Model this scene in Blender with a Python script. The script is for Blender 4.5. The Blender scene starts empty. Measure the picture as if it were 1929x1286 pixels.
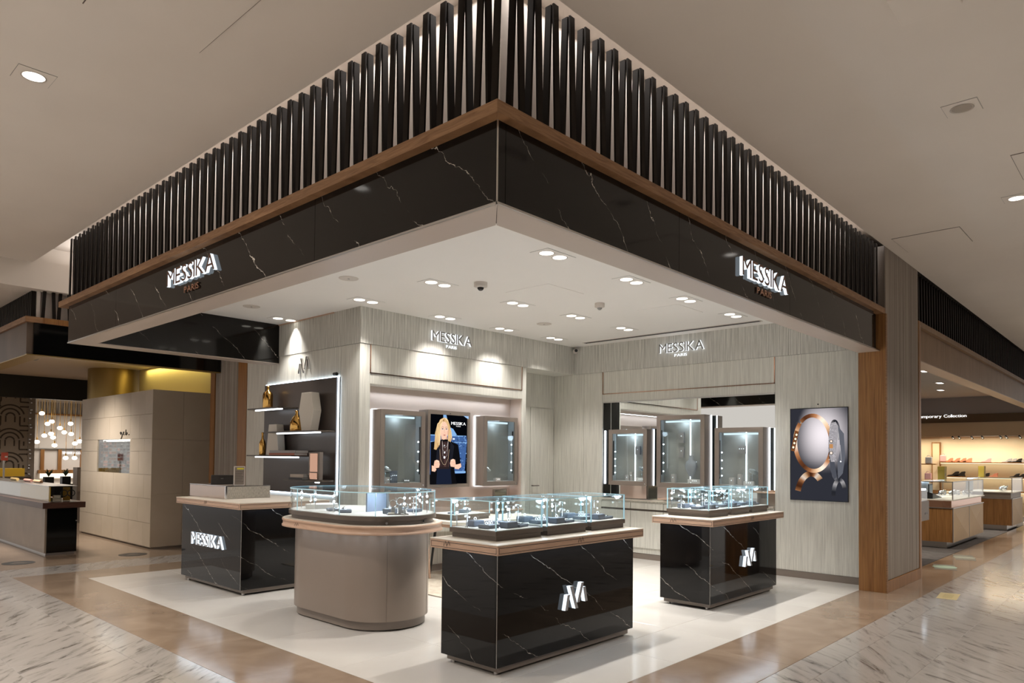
import bpy, bmesh, math, random
from mathutils import Vector, Matrix
PI = math.pi
random.seed(7)
sc = bpy.context.scene
COL = sc.collection

# ------------------------------------------------------------------ camera
CAM_H = 1.55
_yaw, _pitch, _roll = 0.746567754, 0.0261810624, -0.00982615
F_PX, CY_PX = 1346.95, 826.95          # focal length and principal row for a 1929 x 1286 frame
cd = bpy.data.cameras.new('camera')
cam = bpy.data.objects.new('camera', cd)
COL.objects.link(cam)
fw = Vector((math.cos(_yaw)*math.cos(_pitch), math.sin(_yaw)*math.cos(_pitch), math.sin(_pitch)))
r0 = Vector((math.sin(_yaw), -math.cos(_yaw), 0.0))
d0 = fw.cross(r0)
rr = r0*math.cos(_roll) + d0*math.sin(_roll)
dd = -r0*math.sin(_roll) + d0*math.cos(_roll)
m = Matrix((rr, -dd, -fw)).transposed().to_4x4()
m.translation = Vector((0, 0, CAM_H))
cam.matrix_world = m
cd.sensor_fit = 'HORIZONTAL'
cd.sensor_width = 36.0
cd.lens = F_PX/1929*36.0
cd.shift_x = 0.0
cd.shift_y = (CY_PX - 643.0)/1929
cd.clip_end = 200
sc.camera = cam

# ------------------------------------------------------------------ view, world, main lights
sc.view_settings.view_transform = 'Standard'
sc.view_settings.look = 'None'
sc.view_settings.gamma = 1.0
sc.view_settings.use_curve_mapping = False
sc.view_settings.exposure = 0.44
cy = sc.cycles
cy.max_bounces = 10
cy.diffuse_bounces = 4
cy.glossy_bounces = 5
cy.transmission_bounces = 8
cy.transparent_max_bounces = 40
cy.caustics_reflective = False
cy.caustics_refractive = False
cy.sample_clamp_indirect = 4.0
cy.use_denoising = True
w = bpy.data.worlds.new('mall_air'); sc.world = w
w.use_nodes = True
w.node_tree.nodes['Background'].inputs[0].default_value = (1.0, 0.93, 0.87, 1)
w.node_tree.nodes['Background'].inputs[1].default_value = 0.50

def light(kind, name, loc, energy, color=(1, 1, 1), **kw):
    l = bpy.data.lights.new(name, kind)
    l.energy = energy; l.color = color
    for k, v in kw.items(): setattr(l, k, v)
    o = bpy.data.objects.new(name, l); COL.objects.link(o)
    o.location = loc
    return o
WARM = (1.0, 0.91, 0.815)
NEUT = (1.0, 0.95, 0.89)
COOL = (0.72, 0.86, 1.0)
# rows of unseen lamps added to brighten the mall walkways (narrow enough not to glare in the stone)
for (x, y) in ((-4.5, 1.5), (-2.4, 1.5), (-.6, 1.5), (-4.5, 4), (-2.4, 4), (-.2, 4), (1.5, 5.0), (-4.5, 6.5), (-2.4, 6.5), (-.2, 6.5), (1.5, 7.4), (-4.5, 9), (-2.4, 9), (-.2, 9), (1.5, 9.8),
               (-1, -1), (1.5, .2), (1.5, -2.2), (4, -2.6), (4, -.4), (6.5, -2.6), (6.5, -.2), (9, -2.6), (9, .4), (11.5, -2.4), (11.5, .4), (14, -2), (14, .6), (17, .6), (20, .6)):
    light('AREA', 'mall_fill', (x, y, 4.10), 25, WARM, shape='DISK', size=0.16, spread=1.95)
# ------------------------------------------------------------------ object helpers
def tag(o, label=None, cat=None, group=None, kind=None):
    if label: o['label'] = label
    if cat: o['category'] = cat
    if group: o['group'] = group
    if kind: o['kind'] = kind
    return o
WSET = set()          # things whose parts are written in room coordinates
def thing(name, label, cat, loc=(0, 0, 0), rz=0.0, group=None, room=False):
    o = bpy.data.objects.new(name, None); COL.objects.link(o)
    if room: WSET.add(o.name)
    o.empty_display_size = 0.05
    o.location = loc; o.rotation_euler = (0, 0, rz)
    return tag(o, label, cat, group)
def link_mesh(name, me, parent=None, loc=None):
    o = bpy.data.objects.new(name, me); COL.objects.link(o)
    if parent is not None:
        o.parent = parent
        if parent.name in WSET: o.location = -Vector(parent.location)
    if loc is not None: o.location = Vector(loc) - (Vector(parent.location) if parent is not None and parent.name in WSET else Vector())
    return o
def copy_tree(o, parent=None):
    c = o.copy(); COL.objects.link(c)
    if parent is not None: c.parent = parent
    for ch in list(o.children): copy_tree(ch, c)
    return c
class MB:
    def __init__(s): s.v = []; s.f = []; s.m = []; s.sm = []
    def add(s, vs, fs, mi=0, smooth=False):
        n = len(s.v); s.v += [tuple(v) for v in vs]
        for f in fs: s.f.append(tuple(i+n for i in f)); s.m.append(mi); s.sm.append(smooth)
        return s
    def box(s, a, b, mi=0):
        x0, y0, z0 = a; x1, y1, z1 = b
        return s.add([(x0,y0,z0),(x1,y0,z0),(x1,y1,z0),(x0,y1,z0),(x0,y0,z1),(x1,y0,z1),(x1,y1,z1),(x0,y1,z1)],
              [(0,3,2,1),(4,5,6,7),(0,1,5,4),(1,2,6,5),(2,3,7,6),(3,0,4,7)], mi)
    def prism(s, poly, z0, z1, mi=0, smooth=False, mside=None):   # poly in xy, ccw
        n = len(poly); ms = mi if mside is None else mside
        s.add([(p[0],p[1],z0) for p in poly], [tuple(reversed(range(n)))], mi)
        s.add([(p[0],p[1],z1) for p in poly], [tuple(range(n))], mi)
        vs = [(p[0],p[1],z0) for p in poly] + [(p[0],p[1],z1) for p in poly]
        return s.add(vs, [(i,(i+1)%n,(i+1)%n+n,i+n) for i in range(n)], ms, smooth)
    def lathe(s, prof, n=20, c=(0,0,0), mi=0, smooth=True, capb=True, capt=True):
        vs = []
        for (r, z) in prof:
            for i in range(n):
                a = 2*PI*i/n; vs.append((c[0]+r*math.cos(a), c[1]+r*math.sin(a), c[2]+z))
        fs = []
        for k in range(len(prof)-1):
            for i in range(n):
                j = (i+1) % n; fs.append((k*n+i, k*n+j, (k+1)*n+j, (k+1)*n+i))
        s.add(vs, fs, mi, smooth)
        if capb: s.add(vs[:n], [tuple(reversed(range(n)))], mi)
        if capt: s.add(vs[-n:], [tuple(range(n))], mi)
        return s
    def tube(s, p0, p1, r, n=8, mi=0, r1=None):
        p0 = Vector(p0); p1 = Vector(p1); d = (p1-p0).normalized()
        u = d.orthogonal().normalized(); v = d.cross(u); r1 = r if r1 is None else r1
        vs = []
        for p, q in ((p0, r), (p1, r1)):
            for i in range(n):
                a = 2*PI*i/n; vs.append(p + (u*math.cos(a)+v*math.sin(a))*q)
        s.add(vs, [(i,(i+1)%n,(i+1)%n+n,i+n) for i in range(n)], mi, True)
        s.add(vs[:n], [tuple(reversed(range(n)))], mi); s.add(vs[n:], [tuple(range(n))], mi)
        return s
    def torus(s, c, R, r, ax='z', n=20, k=8, mi=0, sq=1.0):
        vs = []
        for i in range(n):
            a = 2*PI*i/n
            for j in range(k):
                b = 2*PI*j/k; q = R + r*math.cos(b); h = r*sq*math.sin(b)
                p = (q*math.cos(a), q*math.sin(a), h)
                if ax == 'x': p = (p[2], p[0], p[1])
                if ax == 'y': p = (p[0], p[2], p[1])
                vs.append((c[0]+p[0], c[1]+p[1], c[2]+p[2]))
        fs = [(i*k+j, ((i+1)%n)*k+j, ((i+1)%n)*k+(j+1)%k, i*k+(j+1)%k) for i in range(n) for j in range(k)]
        return s.add(vs, fs, mi, True)
    def ball(s, c, r, n=12, mi=0, sz=1.0):
        prof = [(max(1e-4, r*math.sin(PI*i/8)), -r*sz*math.cos(PI*i/8)) for i in range(9)]
        return s.lathe(prof, n, c, mi, True, False, False)
    def quad(s, a, b, c, d, mi=0): return s.add([a, b, c, d], [(0, 1, 2, 3)], mi)
    def mesh(s, name, mats):
        me = bpy.data.meshes.new(name); me.from_pydata(s.v, [], s.f)
        for mt in (mats if isinstance(mats, (list, tuple)) else [mats]): me.materials.append(mt)
        me.polygons.foreach_set('material_index', s.m)
        me.polygons.foreach_set('use_smooth', s.sm)
        me.update(); return me
    def build(s, name, mats, parent=None, bevel=0.0, loc=None, segs=2):
        if bevel > 0:
            bm = bmesh.new(); me0 = s.mesh(name, mats); bm.from_mesh(me0)
            bmesh.ops.remove_doubles(bm, verts=bm.verts, dist=1e-6)
            ed = [e for e in bm.edges if len(e.link_faces) == 2 and e.calc_face_angle(0) > 0.6]
            bmesh.ops.bevel(bm, geom=ed, offset=bevel, segments=segs, affect='EDGES', profile=0.5)
            bm.to_mesh(me0); bm.free(); me = me0
        else: me = s.mesh(name, mats)
        return link_mesh(name, me, parent, loc)
def boxp(name, a, b, mt, parent=None, bevel=0.0):
    return MB().box(a, b).build(name, mt, parent, bevel)
def struct(name, mb, mt, bevel=0.0):
    o = mb.build(name, mt, None, bevel); o['kind'] = 'structure'; return o
def stadium(cx, y0, y1, r, n=20):
    p = []
    for i in range(n+1):
        a = PI + PI*i/n; p.append((cx+r*math.cos(a), y0+r*math.sin(a)))
    for i in range(n+1):
        a = PI*i/n; p.append((cx+r*math.cos(a), y1+r*math.sin(a)))
    return p

# ------------------------------------------------------------------ materials
def mat(name, col=(.8,.8,.8), rough=.5, metal=0.0, spec=.5, emit=None, es=0.0, coat=0.0, trans=0.0):
    mt = bpy.data.materials.new(name); mt.use_nodes = True
    b = mt.node_tree.nodes['Principled BSDF']
    b.inputs['Base Color'].default_value = (*col, 1)
    b.inputs['Roughness'].default_value = rough
    b.inputs['Metallic'].default_value = metal
    b.inputs['Specular IOR Level'].default_value = spec
    if coat: b.inputs['Coat Weight'].default_value = coat; b.inputs['Coat Roughness'].default_value = .03
    if emit: b.inputs['Emission Color'].default_value = (*emit, 1); b.inputs['Emission Strength'].default_value = es
    return mt
def nodes(mt):
    t = mt.node_tree; return t, t.nodes, t.links, t.nodes['Principled BSDF']
def N(ns, typ, **kw):
    n = ns.new(typ)
    for k, v in kw.items(): setattr(n, k, v)
    return n
def ramp(ns, stops, interp='LINEAR'):
    r = ns.new('ShaderNodeValToRGB'); e = r.color_ramp.elements; r.color_ramp.interpolation = interp
    while len(e) < len(stops): e.new(0.5)
    for i, (p, c) in enumerate(stops):
        e[i].position = p; e[i].color = (*c, 1) if len(c) == 3 else c
    return r
def vmath(ns, ls, op, a, b=None):
    n = ns.new('ShaderNodeMath'); n.operation = op
    for i, q in enumerate((a, b)):
        if q is None: continue
        if isinstance(q, (int, float)): n.inputs[i].default_value = q
        else: ls.new(q, n.inputs[i])
    return n.outputs[0]
def worldpos(ns):
    g = ns.new('ShaderNodeNewGeometry'); return g.outputs['Position']
def plaster(name, col, var=0.06, rough=.7):
    mt = mat(name, col, rough, spec=.25); t, ns, ls, b = nodes(mt)
    no = N(ns, 'ShaderNodeTexNoise'); no.inputs['Scale'].default_value = 1.3; no.inputs['Detail'].default_value = 3
    ls.new(worldpos(ns), no.inputs['Vector'])
    r = ramp(ns, [(.3, tuple(c*(1-var) for c in col)), (.7, tuple(min(1, c*(1+var)) for c in col))])
    ls.new(no.outputs['Fac'], r.inputs[0]); ls.new(r.outputs[0], b.inputs['Base Color'])
    return mt
def striated(name, c0, c1, scale=70.0, rough=.6, zs=1.6, bump=.25):
    """vertical straw-like lines: noise squeezed hard along the wall, long along z"""
    mt = mat(name, c0, rough, spec=.3); t, ns, ls, b = nodes(mt)
    sep = N(ns, 'ShaderNodeSeparateXYZ'); ls.new(worldpos(ns), sep.inputs[0])
    a = vmath(ns, ls, 'ADD', sep.outputs[0], sep.outputs[1])
    cmb = N(ns, 'ShaderNodeCombineXYZ'); ls.new(vmath(ns, ls, 'MULTIPLY', a, scale), cmb.inputs[0])
    ls.new(vmath(ns, ls, 'MULTIPLY', sep.outputs[2], zs), cmb.inputs[1])
    no = N(ns, 'ShaderNodeTexNoise'); no.inputs['Scale'].default_value = 1.0; no.inputs['Detail'].default_value = 5; no.inputs['Roughness'].default_value = .65
    ls.new(cmb.outputs[0], no.inputs['Vector'])
    r = ramp(ns, [(.33, c0), (.48, tuple((p+q)/2 for p, q in zip(c0, c1))), (.62, c1)])
    ls.new(no.outputs['Fac'], r.inputs[0]); ls.new(r.outputs[0], b.inputs['Base Color'])
    bp = N(ns, 'ShaderNodeBump'); bp.inputs['Strength'].default_value = bump; bp.inputs['Distance'].default_value = .004
    ls.new(no.outputs['Fac'], bp.inputs['Height']); ls.new(bp.outputs[0], b.inputs['Normal'])
    return mt
def wood(name, c0, c1, axis='z', rough=.42, fine=26.0, coat=0.0):
    mt = mat(name, c0, rough, spec=.35, coat=coat); t, ns, ls, b = nodes(mt)
    mp = N(ns, 'ShaderNodeMapping'); ls.new(worldpos(ns), mp.inputs[0])
    sc_ = {'x': (1.2, fine, fine), 'y': (fine, 1.2, fine), 'z': (fine, fine, 1.0), 'h': (3, 3, 40)}[axis]
    mp.inputs['Scale'].default_value = sc_
    no = N(ns, 'ShaderNodeTexNoise'); no.inputs['Scale'].default_value = 1.6; no.inputs['Detail'].default_value = 6; no.inputs['Distortion'].default_value = 1.1
    ls.new(mp.outputs[0], no.inputs['Vector'])
    r = ramp(ns, [(.30, c0), (.5, tuple((p+q)/2 for p, q in zip(c0, c1))), (.72, c1)])
    ls.new(no.outputs['Fac'], r.inputs[0]); ls.new(r.outputs[0], b.inputs['Base Color'])
    bp = N(ns, 'ShaderNodeBump'); bp.inputs['Strength'].default_value = .08; bp.inputs['Distance'].default_value = .003
    ls.new(no.outputs['Fac'], bp.inputs['Height']); ls.new(bp.outputs[0], b.inputs['Normal'])
    return mt
def black_marble(name, k=1.25, period=.62, rough=.05, base=(.006,.006,.007), vein=(.75,.70,.62), width=.012, spec=.5):
    """polished black stone crossed by thin broken white veins that fall to the right on both faces"""
    mt = mat(name, base, rough, spec=spec); t, ns, ls, b = nodes(mt)
    pos = worldpos(ns)
    sep = N(ns, 'ShaderNodeSeparateXYZ'); ls.new(pos, sep.inputs[0])
    n1 = N(ns, 'ShaderNodeTexNoise'); n1.inputs['Scale'].default_value = 2.2; n1.inputs['Detail'].default_value = 6; n1.inputs['Roughness'].default_value = .62
    ls.new(pos, n1.inputs['Vector'])
    f = vmath(ns, ls, 'SUBTRACT', sep.outputs[0], sep.outputs[1])
    f = vmath(ns, ls, 'ADD', f, vmath(ns, ls, 'MULTIPLY', sep.outputs[2], k))
    f = vmath(ns, ls, 'ADD', f, vmath(ns, ls, 'MULTIPLY', n1.outputs['Fac'], .42))
    f = vmath(ns, ls, 'FRACT', vmath(ns, ls, 'DIVIDE', f, period))
    d = vmath(ns, ls, 'ABSOLUTE', vmath(ns, ls, 'SUBTRACT', f, .5))
    n2 = N(ns, 'ShaderNodeTexNoise'); n2.inputs['Scale'].default_value = 3.1; n2.inputs['Detail'].default_value = 2
    ls.new(pos, n2.inputs['Vector'])
    wdt = vmath(ns, ls, 'MULTIPLY', vmath(ns, ls, 'SUBTRACT', n2.outputs['Fac'], .43), width*7)
    v = vmath(ns, ls, 'LESS_THAN', d, vmath(ns, ls, 'MINIMUM', wdt, width))
    n3 = N(ns, 'ShaderNodeTexNoise'); n3.inputs['Scale'].default_value = 26; n3.inputs['Detail'].default_value = 2
    ls.new(pos, n3.inputs['Vector'])
    r3 = ramp(ns, [(.40, (.15,.15,.15)), (.62, (1,1,1))]); ls.new(n3.outputs['Fac'], r3.inputs[0])
    mx = N(ns, 'ShaderNodeMix', data_type='RGBA')
    ls.new(vmath(ns, ls, 'MULTIPLY', v, r3.outputs[0]), mx.inputs[0])
    mx.inputs[6].default_value = (*base, 1); mx.inputs[7].default_value = (*vein, 1)
    ls.new(mx.outputs[2], b.inputs['Base Color'])
    return mt
def streak_marble(name, base, vein, rough=.12):
    """pale floor marble with broken grey streaks; every slab is turned and shifted a little"""
    mt = mat(name, base, rough, spec=.5); t, ns, ls, b = nodes(mt)
    oi = N(ns, 'ShaderNodeObjectInfo'); pos = worldpos(ns)
    mp = N(ns, 'ShaderNodeMapping'); mp.vector_type = 'POINT'
    ls.new(pos, mp.inputs[0])
    cmb = N(ns, 'ShaderNodeCombineXYZ')
    ls.new(vmath(ns, ls, 'ADD', vmath(ns, ls, 'MULTIPLY', oi.outputs['Random'], .5), .55), cmb.inputs[2])
    ls.new(cmb.outputs[0], mp.inputs['Rotation'])
    cl = N(ns, 'ShaderNodeCombineXYZ'); ls.new(vmath(ns, ls, 'MULTIPLY', oi.outputs['Random'], 40.0), cl.inputs[0]); ls.new(vmath(ns, ls, 'MULTIPLY', oi.outputs['Random'], 17.0), cl.inputs[1])
    ls.new(cl.outputs[0], mp.inputs['Location'])
    m2 = N(ns, 'ShaderNodeMapping'); m2.inputs['Scale'].default_value = (9.5, 1.5, 1); ls.new(mp.outputs[0], m2.inputs[0])
    n1 = N(ns, 'ShaderNodeTexNoise'); n1.inputs['Scale'].default_value = 1.35; n1.inputs['Detail'].default_value = 8; n1.inputs['Roughness'].default_value = .66; n1.inputs['Distortion'].default_value = .5
    ls.new(m2.outputs[0], n1.inputs['Vector'])
    r1 = ramp(ns, [(.33, vein), (.405, tuple((p*.35+q*.65) for p, q in zip(vein, base))), (.47, base), (.68, tuple(min(1, c*1.08) for c in base))])
    ls.new(n1.outputs['Fac'], r1.inputs[0])
    n2 = N(ns, 'ShaderNodeTexNoise'); n2.inputs['Scale'].default_value = .9; ls.new(pos, n2.inputs['Vector'])
    mx = N(ns, 'ShaderNodeMix', data_type='RGBA', blend_type='MULTIPLY'); mx.inputs[0].default_value = .5
    r2 = ramp(ns, [(.3, (.86,.84,.82)), (.7, (1,1,1))]); ls.new(n2.outputs['Fac'], r2.inputs[0])
    ls.new(r1.outputs[0], mx.inputs[6]); ls.new(r2.outputs[0], mx.inputs[7]); ls.new(mx.outputs[2], b.inputs['Base Color'])
    return mt
def stone(name, c0, c1, rough=.16, scale=2.5):
    mt = mat(name, c0, rough, spec=.5); t, ns, ls, b = nodes(mt)
    oi = N(ns, 'ShaderNodeObjectInfo')
    ad = N(ns, 'ShaderNodeVectorMath', operation='ADD'); ls.new(worldpos(ns), ad.inputs[0]); 
    cm = N(ns, 'ShaderNodeCombineXYZ'); ls.new(vmath(ns, ls, 'MULTIPLY', oi.outputs['Random'], 30.0), cm.inputs[0]); ls.new(cm.outputs[0], ad.inputs[1])
    no = N(ns, 'ShaderNodeTexNoise'); no.inputs['Scale'].default_value = scale; no.inputs['Detail'].default_value = 7; no.inputs['Distortion'].default_value = .8
    ls.new(ad.outputs[0], no.inputs['Vector'])
    r = ramp(ns, [(.3, c0), (.7, c1)]); ls.new(no.outputs['Fac'], r.inputs[0]); ls.new(r.outputs[0], b.inputs['Base Color'])
    return mt
def glass(name, tint=(.95,.985,.98), refl=(1,1,1), rough=0.0, f0=.06):
    """thin clear pane: straight-through transparency plus a fresnel mirror"""
    mt = bpy.data.materials.new(name); mt.use_nodes = True
    t = mt.node_tree; ns, ls = t.nodes, t.links; ns.remove(ns['Principled BSDF'])
    tr = ns.new('ShaderNodeBsdfTransparent'); tr.inputs[0].default_value = (*tint, 1)
    gl = ns.new('ShaderNodeBsdfGlossy'); gl.inputs[0].default_value = (*refl, 1); gl.inputs[1].default_value = rough
    lw = ns.new('ShaderNodeLayerWeight'); lw.inputs[0].default_value = .5
    p5 = vmath(ns, ls, 'POWER', lw.outputs['Facing'], 4.0)
    fac = vmath(ns, ls, 'ADD', vmath(ns, ls, 'MULTIPLY', p5, .75), f0*.5)
    mx = ns.new('ShaderNodeMixShader'); ls.new(fac, mx.inputs[0]); ls.new(tr.outputs[0], mx.inputs[1]); ls.new(gl.outputs[0], mx.inputs[2])
    ls.new(mx.outputs[0], ns['Material Output'].inputs[0]); return mt
def emissive(name, col, s):
    mt = bpy.data.materials.new(name); mt.use_nodes = True
    t = mt.node_tree; ns, ls = t.nodes, t.links; ns.remove(ns['Principled BSDF'])
    e = ns.new('ShaderNodeEmission'); e.inputs[0].default_value = (*col, 1); e.inputs[1].default_value = s
    ls.new(e.outputs[0], ns['Material Output'].inputs[0]); return mt
def picture_mat(name, s):
    mt = bpy.data.materials.new(name); mt.use_nodes = True
    t = mt.node_tree; ns, ls = t.nodes, t.links; ns.remove(ns['Principled BSDF'])
    a = ns.new('ShaderNodeVertexColor'); a.layer_name = 'Col'
    e = ns.new('ShaderNodeEmission'); e.inputs[1].default_value = s
    ls.new(a.outputs[0], e.inputs[0])
    ls.new(e.outputs[0], ns['Material Output'].inputs[0]); return mt

M_CEIL = plaster('taupe_ceiling_paint', (.80, .745, .685), .02)
M_COVE = plaster('cove_paint', (.70, .645, .595), .02)
M_SHOPCEIL = plaster('white_ceiling_paint', (.93, .91, .88), .010)
M_WALL = striated('greige_straw_wallcovering', (.37, .365, .335), (.67, .66, .615), 60)
M_WALL2 = striated('pale_straw_wallcovering', (.53, .52, .475), (.71, .70, .64), 60)
M_PIER = striated('ribbed_grey_cladding', (.21, .18, .155), (.40, .355, .31), 26, zs=.2)
M_NICHE = mat('blush_lacquer', (.62, .52, .46), .55)
M_BMARB = black_marble('black_marble_canopy', 1.05, .60, .07, base=(.0045, .0035, .003), width=.0052, spec=.32)
M_BMARB2 = black_marble('black_marble_counter', 1.75, .62, .04, base=(.003, .0028, .003), width=.0042, spec=.34)
M_OAK = wood('brown_oak_horizontal', (.20, .10, .045), (.38, .215, .11), 'h', .45)
M_OAKV = wood('brown_oak_upright', (.185, .082, .024), (.36, .175, .060), 'z', .40, 30)
M_BLUSHW = wood('blush_timber', (.50, .33, .235), (.60, .42, .315), 'h', .35)
M_SLAT = mat('near_black_lacquer', (.009, .0055, .0032), .5, spec=.16)
M_TAUPE = mat('taupe_lacquer', (.20, .165, .14), .38, spec=.4)
M_TAUPE_D = mat('dark_taupe_lacquer', (.085, .066, .052), .35)
M_TAUPEMET = mat('taupe_satin_metal', (.27, .22, .185), .36, metal=.35)
M_SOFFIT = mat('blush_soffit_panel', (.50, .42, .365), .38)
M_BROWNPANEL = mat('smoked_brown_panel', (.062, .047, .040), .32)
M_BLACK = mat('black_paint', (.006, .006, .006), .4)
M_BLACKG = mat('black_gloss', (.004, .004, .004), .08)
M_GOLD = mat('polished_gold', (.72, .42, .12), .12, metal=1.0)
M_BRONZE = mat('bronze_face', (.23, .12, .075), .30, metal=.8)
M_COPPER = mat('polished_copper', (.86, .52, .38), .10, metal=1.0)
M_CHROME = mat('chrome', (.82, .83, .85), .12, metal=1.0)
M_STEEL = mat('brushed_steel', (.55, .53, .51), .28, metal=1.0)
M_MIRROR = mat('mirror_glass', (.88, .90, .89), .01, metal=1.0)
M_GLASS = glass('clear_glass', (.965, .988, .99))
M_GEDGE = mat('glass_edge', (.48, .74, .80), .12, emit=(.42, .66, .80), es=.22)  # faint glow stands in for light caught in the cut edges
M_LEDW = emissive('cool_led', (.72, .86, 1.0), 5.0)
M_LEDTUBE = emissive('led_tube', (.85, .92, 1.0), 3.2)
M_LEDSPOT = emissive('led_spot', (.82, .92, 1.0), 9.0)
M_LAMP = emissive('downlight_lens', (1.0, .93, .80), 3.2)
M_LAMPM = emissive('mall_downlight_lens', (1.0, .93, .85), 2.6)
M_CREAM = mat('cream_lacquer', (.70, .64, .56), .4)
M_PAD = mat('slate_blue_leather', (.16, .185, .235), .5)
M_PADT = mat('taupe_leather', (.28, .24, .21), .5)
M_DECK = mat('pale_deck_fabric', (.66, .64, .62), .6)
M_WHITE = mat('white_matte', (.78, .76, .73), .5)
M_VASE = mat('ivory_ceramic', (.70, .65, .57), .45)
M_DIAM = mat('diamond_set_metal', (.9, .92, .95), .06, metal=1.0, emit=(.85, .93, 1), es=.9)  # sparkle of the stones put in as a glow
M_GREY = mat('grey_plastic', (.30, .29, .28), .4)
M_WPLAST = mat('white_plastic', (.66, .61, .56), .45)
M_MARBLEF = streak_marble('pale_streaked_floor_marble', (.335, .315, .296), (.10, .092, .084))
M_BROWNF = stone('brown_floor_stone', (.205, .148, .105), (.30, .225, .165), .14)
M_WHITEF = stone('ivory_floor_stone', (.53, .51, .478), (.59, .57, .538), .14, 1.2)
M_GROUT = mat('floor_grout', (.25, .215, .18), .7)
M_CARPET = stone('charcoal_carpet', (.050, .043, .040), (.095, .083, .078), .95, 6)
# ------------------------------------------------------------------ writing and marks
def glyph(ch, ext, bevel=0.0):
    cu = bpy.data.curves.new('glyph', 'FONT'); cu.body = ch; cu.size = 1.0; cu.extrude = ext; cu.resolution_u = 3
    o = bpy.data.objects.new('glyph', cu); COL.objects.link(o)
    bpy.context.view_layer.update()
    me = bpy.data.meshes.new_from_object(o.evaluated_get(bpy.context.evaluated_depsgraph_get()))
    bpy.data.objects.remove(o); bpy.data.curves.remove(cu); return me
def letters(parent, text, p0, u, width, height, depth, mats, track=.08, name='letter', joined=None):
    """raised letters: p0 is the lower left corner on the wall, u the reading direction"""
    p0 = Vector(p0); u = Vector(u); up = Vector((0, 0, 1)); n = u.cross(up)
    gs = []; x = 0.0
    for ch in text:
        if ch == ' ': x += .32; continue
        me = glyph(ch, .5); xs = [v.co.x for v in me.vertices]
        gs.append((ch, me, min(xs), x)); x += max(xs)-min(xs)+track
    tot = x-track; k = width/tot; big = MB(); objs = []
    hh = .72
    for ch, me, xmin, xo in gs:
        mb = MB(); vs = []
        for v in me.vertices:
            vs.append(p0 + u*((v.co.x-xmin+xo)*k) + up*(v.co.y/hh*height) + n*((v.co.z+.5)*depth))
        for p in me.polygons:
            fr = p.normal.z > .7
            (big if joined else mb).add([vs[i] for i in p.vertices], [tuple(range(len(p.vertices)))], 0 if fr else 1)
        bpy.data.meshes.remove(me)
        if not joined: objs.append(mb.build(name, mats, parent))
    if joined: objs.append(big.build(joined, mats, parent))
    return objs
MON = [((.13, .015), (.217, .60), .105), ((.317, .92), (.54, .01), .115), ((.77, .99), (.60, .23), .105), ((.84, .80), (.93, .21), .105)]
def monogram(parent, p0, u, wdt, hgt, depth, mats, name='bar', bw=1.0, joined=None):
    """four slanted bars that read as a stylised double-stroke M"""
    p0 = Vector(p0); u = Vector(u); up = Vector((0, 0, 1)); n = u.cross(up); big = MB()
    for (a, b, tk) in MON:
        if a[1] > b[1]: a, b = b, a
        t = tk*wdt*.5*bw
        q = [p0 + u*(a[0]*wdt-t) + up*(a[1]*hgt), p0 + u*(a[0]*wdt+t) + up*(a[1]*hgt), p0 + u*(b[0]*wdt+t) + up*(b[1]*hgt), p0 + u*(b[0]*wdt-t) + up*(b[1]*hgt)]
        r = [p + n*depth for p in q]
        mb = big if joined else MB()
        mb.add(r, [(0, 1, 2, 3)], 0)
        mb.add(q+r, [(0, 1, 5, 4), (1, 2, 6, 5), (2, 3, 7, 6), (3, 0, 4, 7), (3, 2, 1, 0)], 1)
        if not joined: mb.build(name, mats, parent)
    if joined: big.build(joined, mats, parent)

# ------------------------------------------------------------------ floor
fl = MB().box((-9, -9, -.12), (30, 28, -.012)); floor = struct('floor', fl, M_GROUT)
_tm = {}
def tile(x0, y0, x1, y1, mt, name, z=0.0, gap=.0015):
    k = (round(x1-x0, 4), round(y1-y0, 4), mt.name)
    if k not in _tm:
        a, b = x1-x0-2*gap, y1-y0-2*gap; c = .0012
        mb = MB(); lo = [(0,0,-.012),(a,0,-.012),(a,b,-.012),(0,b,-.012)]; md = [(0,0,-c),(a,0,-c),(a,b,-c),(0,b,-c)]
        hi = [(c,c,0),(a-c,c,0),(a-c,b-c,0),(c,b-c,0)]
        mb.add(lo+md+hi, [(0,1,5,4),(1,2,6,5),(2,3,7,6),(3,0,4,7),(4,5,9,8),(5,6,10,9),(6,7,11,10),(7,4,8,11),(8,9,10,11)])
        _tm[k] = mb.mesh(name, mt)
    return link_mesh(name, _tm[k], floor, (x0+gap, y0+gap, z))
def tiles(xs, ys, mt, name, stagger=0.0):
    for i in range(len(xs)-1):
        for j in range(len(ys)-1): tile(xs[i], ys[j], xs[i+1], ys[j+1], mt, name)
def rng(a, b, n): return [a+(b-a)*i/n for i in range(n+1)]
# mall marble left of the shop, rows along the facade, then right of it
for i, (xa, xb) in enumerate(((2.06, 2.35), (1.38, 2.06), (.70, 1.38), (.02, .70), (-.66, .02), (-1.34, -.66), (-2.0, -1.34))):
    y = -1.3 + (.68 if i % 2 else 0)
    while y < 10.58:
        tile(xa, y, xb, min(y+1.36, 10.61), M_MARBLEF, 'marble_tile'); y += 1.36
for i, (ya, yb) in enumerate(((1.90, 2.15), (1.40, 1.90), (.72, 1.40), (.04, .72), (-.64, .04), (-1.32, -.64), (-2.0, -1.32))):
    x = 2.35 + (.45 if i % 2 else 0); 
    if x > 2.36: tile(2.35, ya, x, yb, M_MARBLEF, 'marble_tile')
    while x < 17.5:
        tile(x, ya, x+1.36, yb, M_MARBLEF, 'marble_tile'); x += 1.36
tiles(rng(2.35, 9.15, 5), [10.61, 11.35], M_MARBLEF, 'marble_tile')
tiles([-3.36, -2.0, -.66, .70, 2.06, 2.35], [10.61, 11.35], M_MARBLEF, 'marble_tile')
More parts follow.
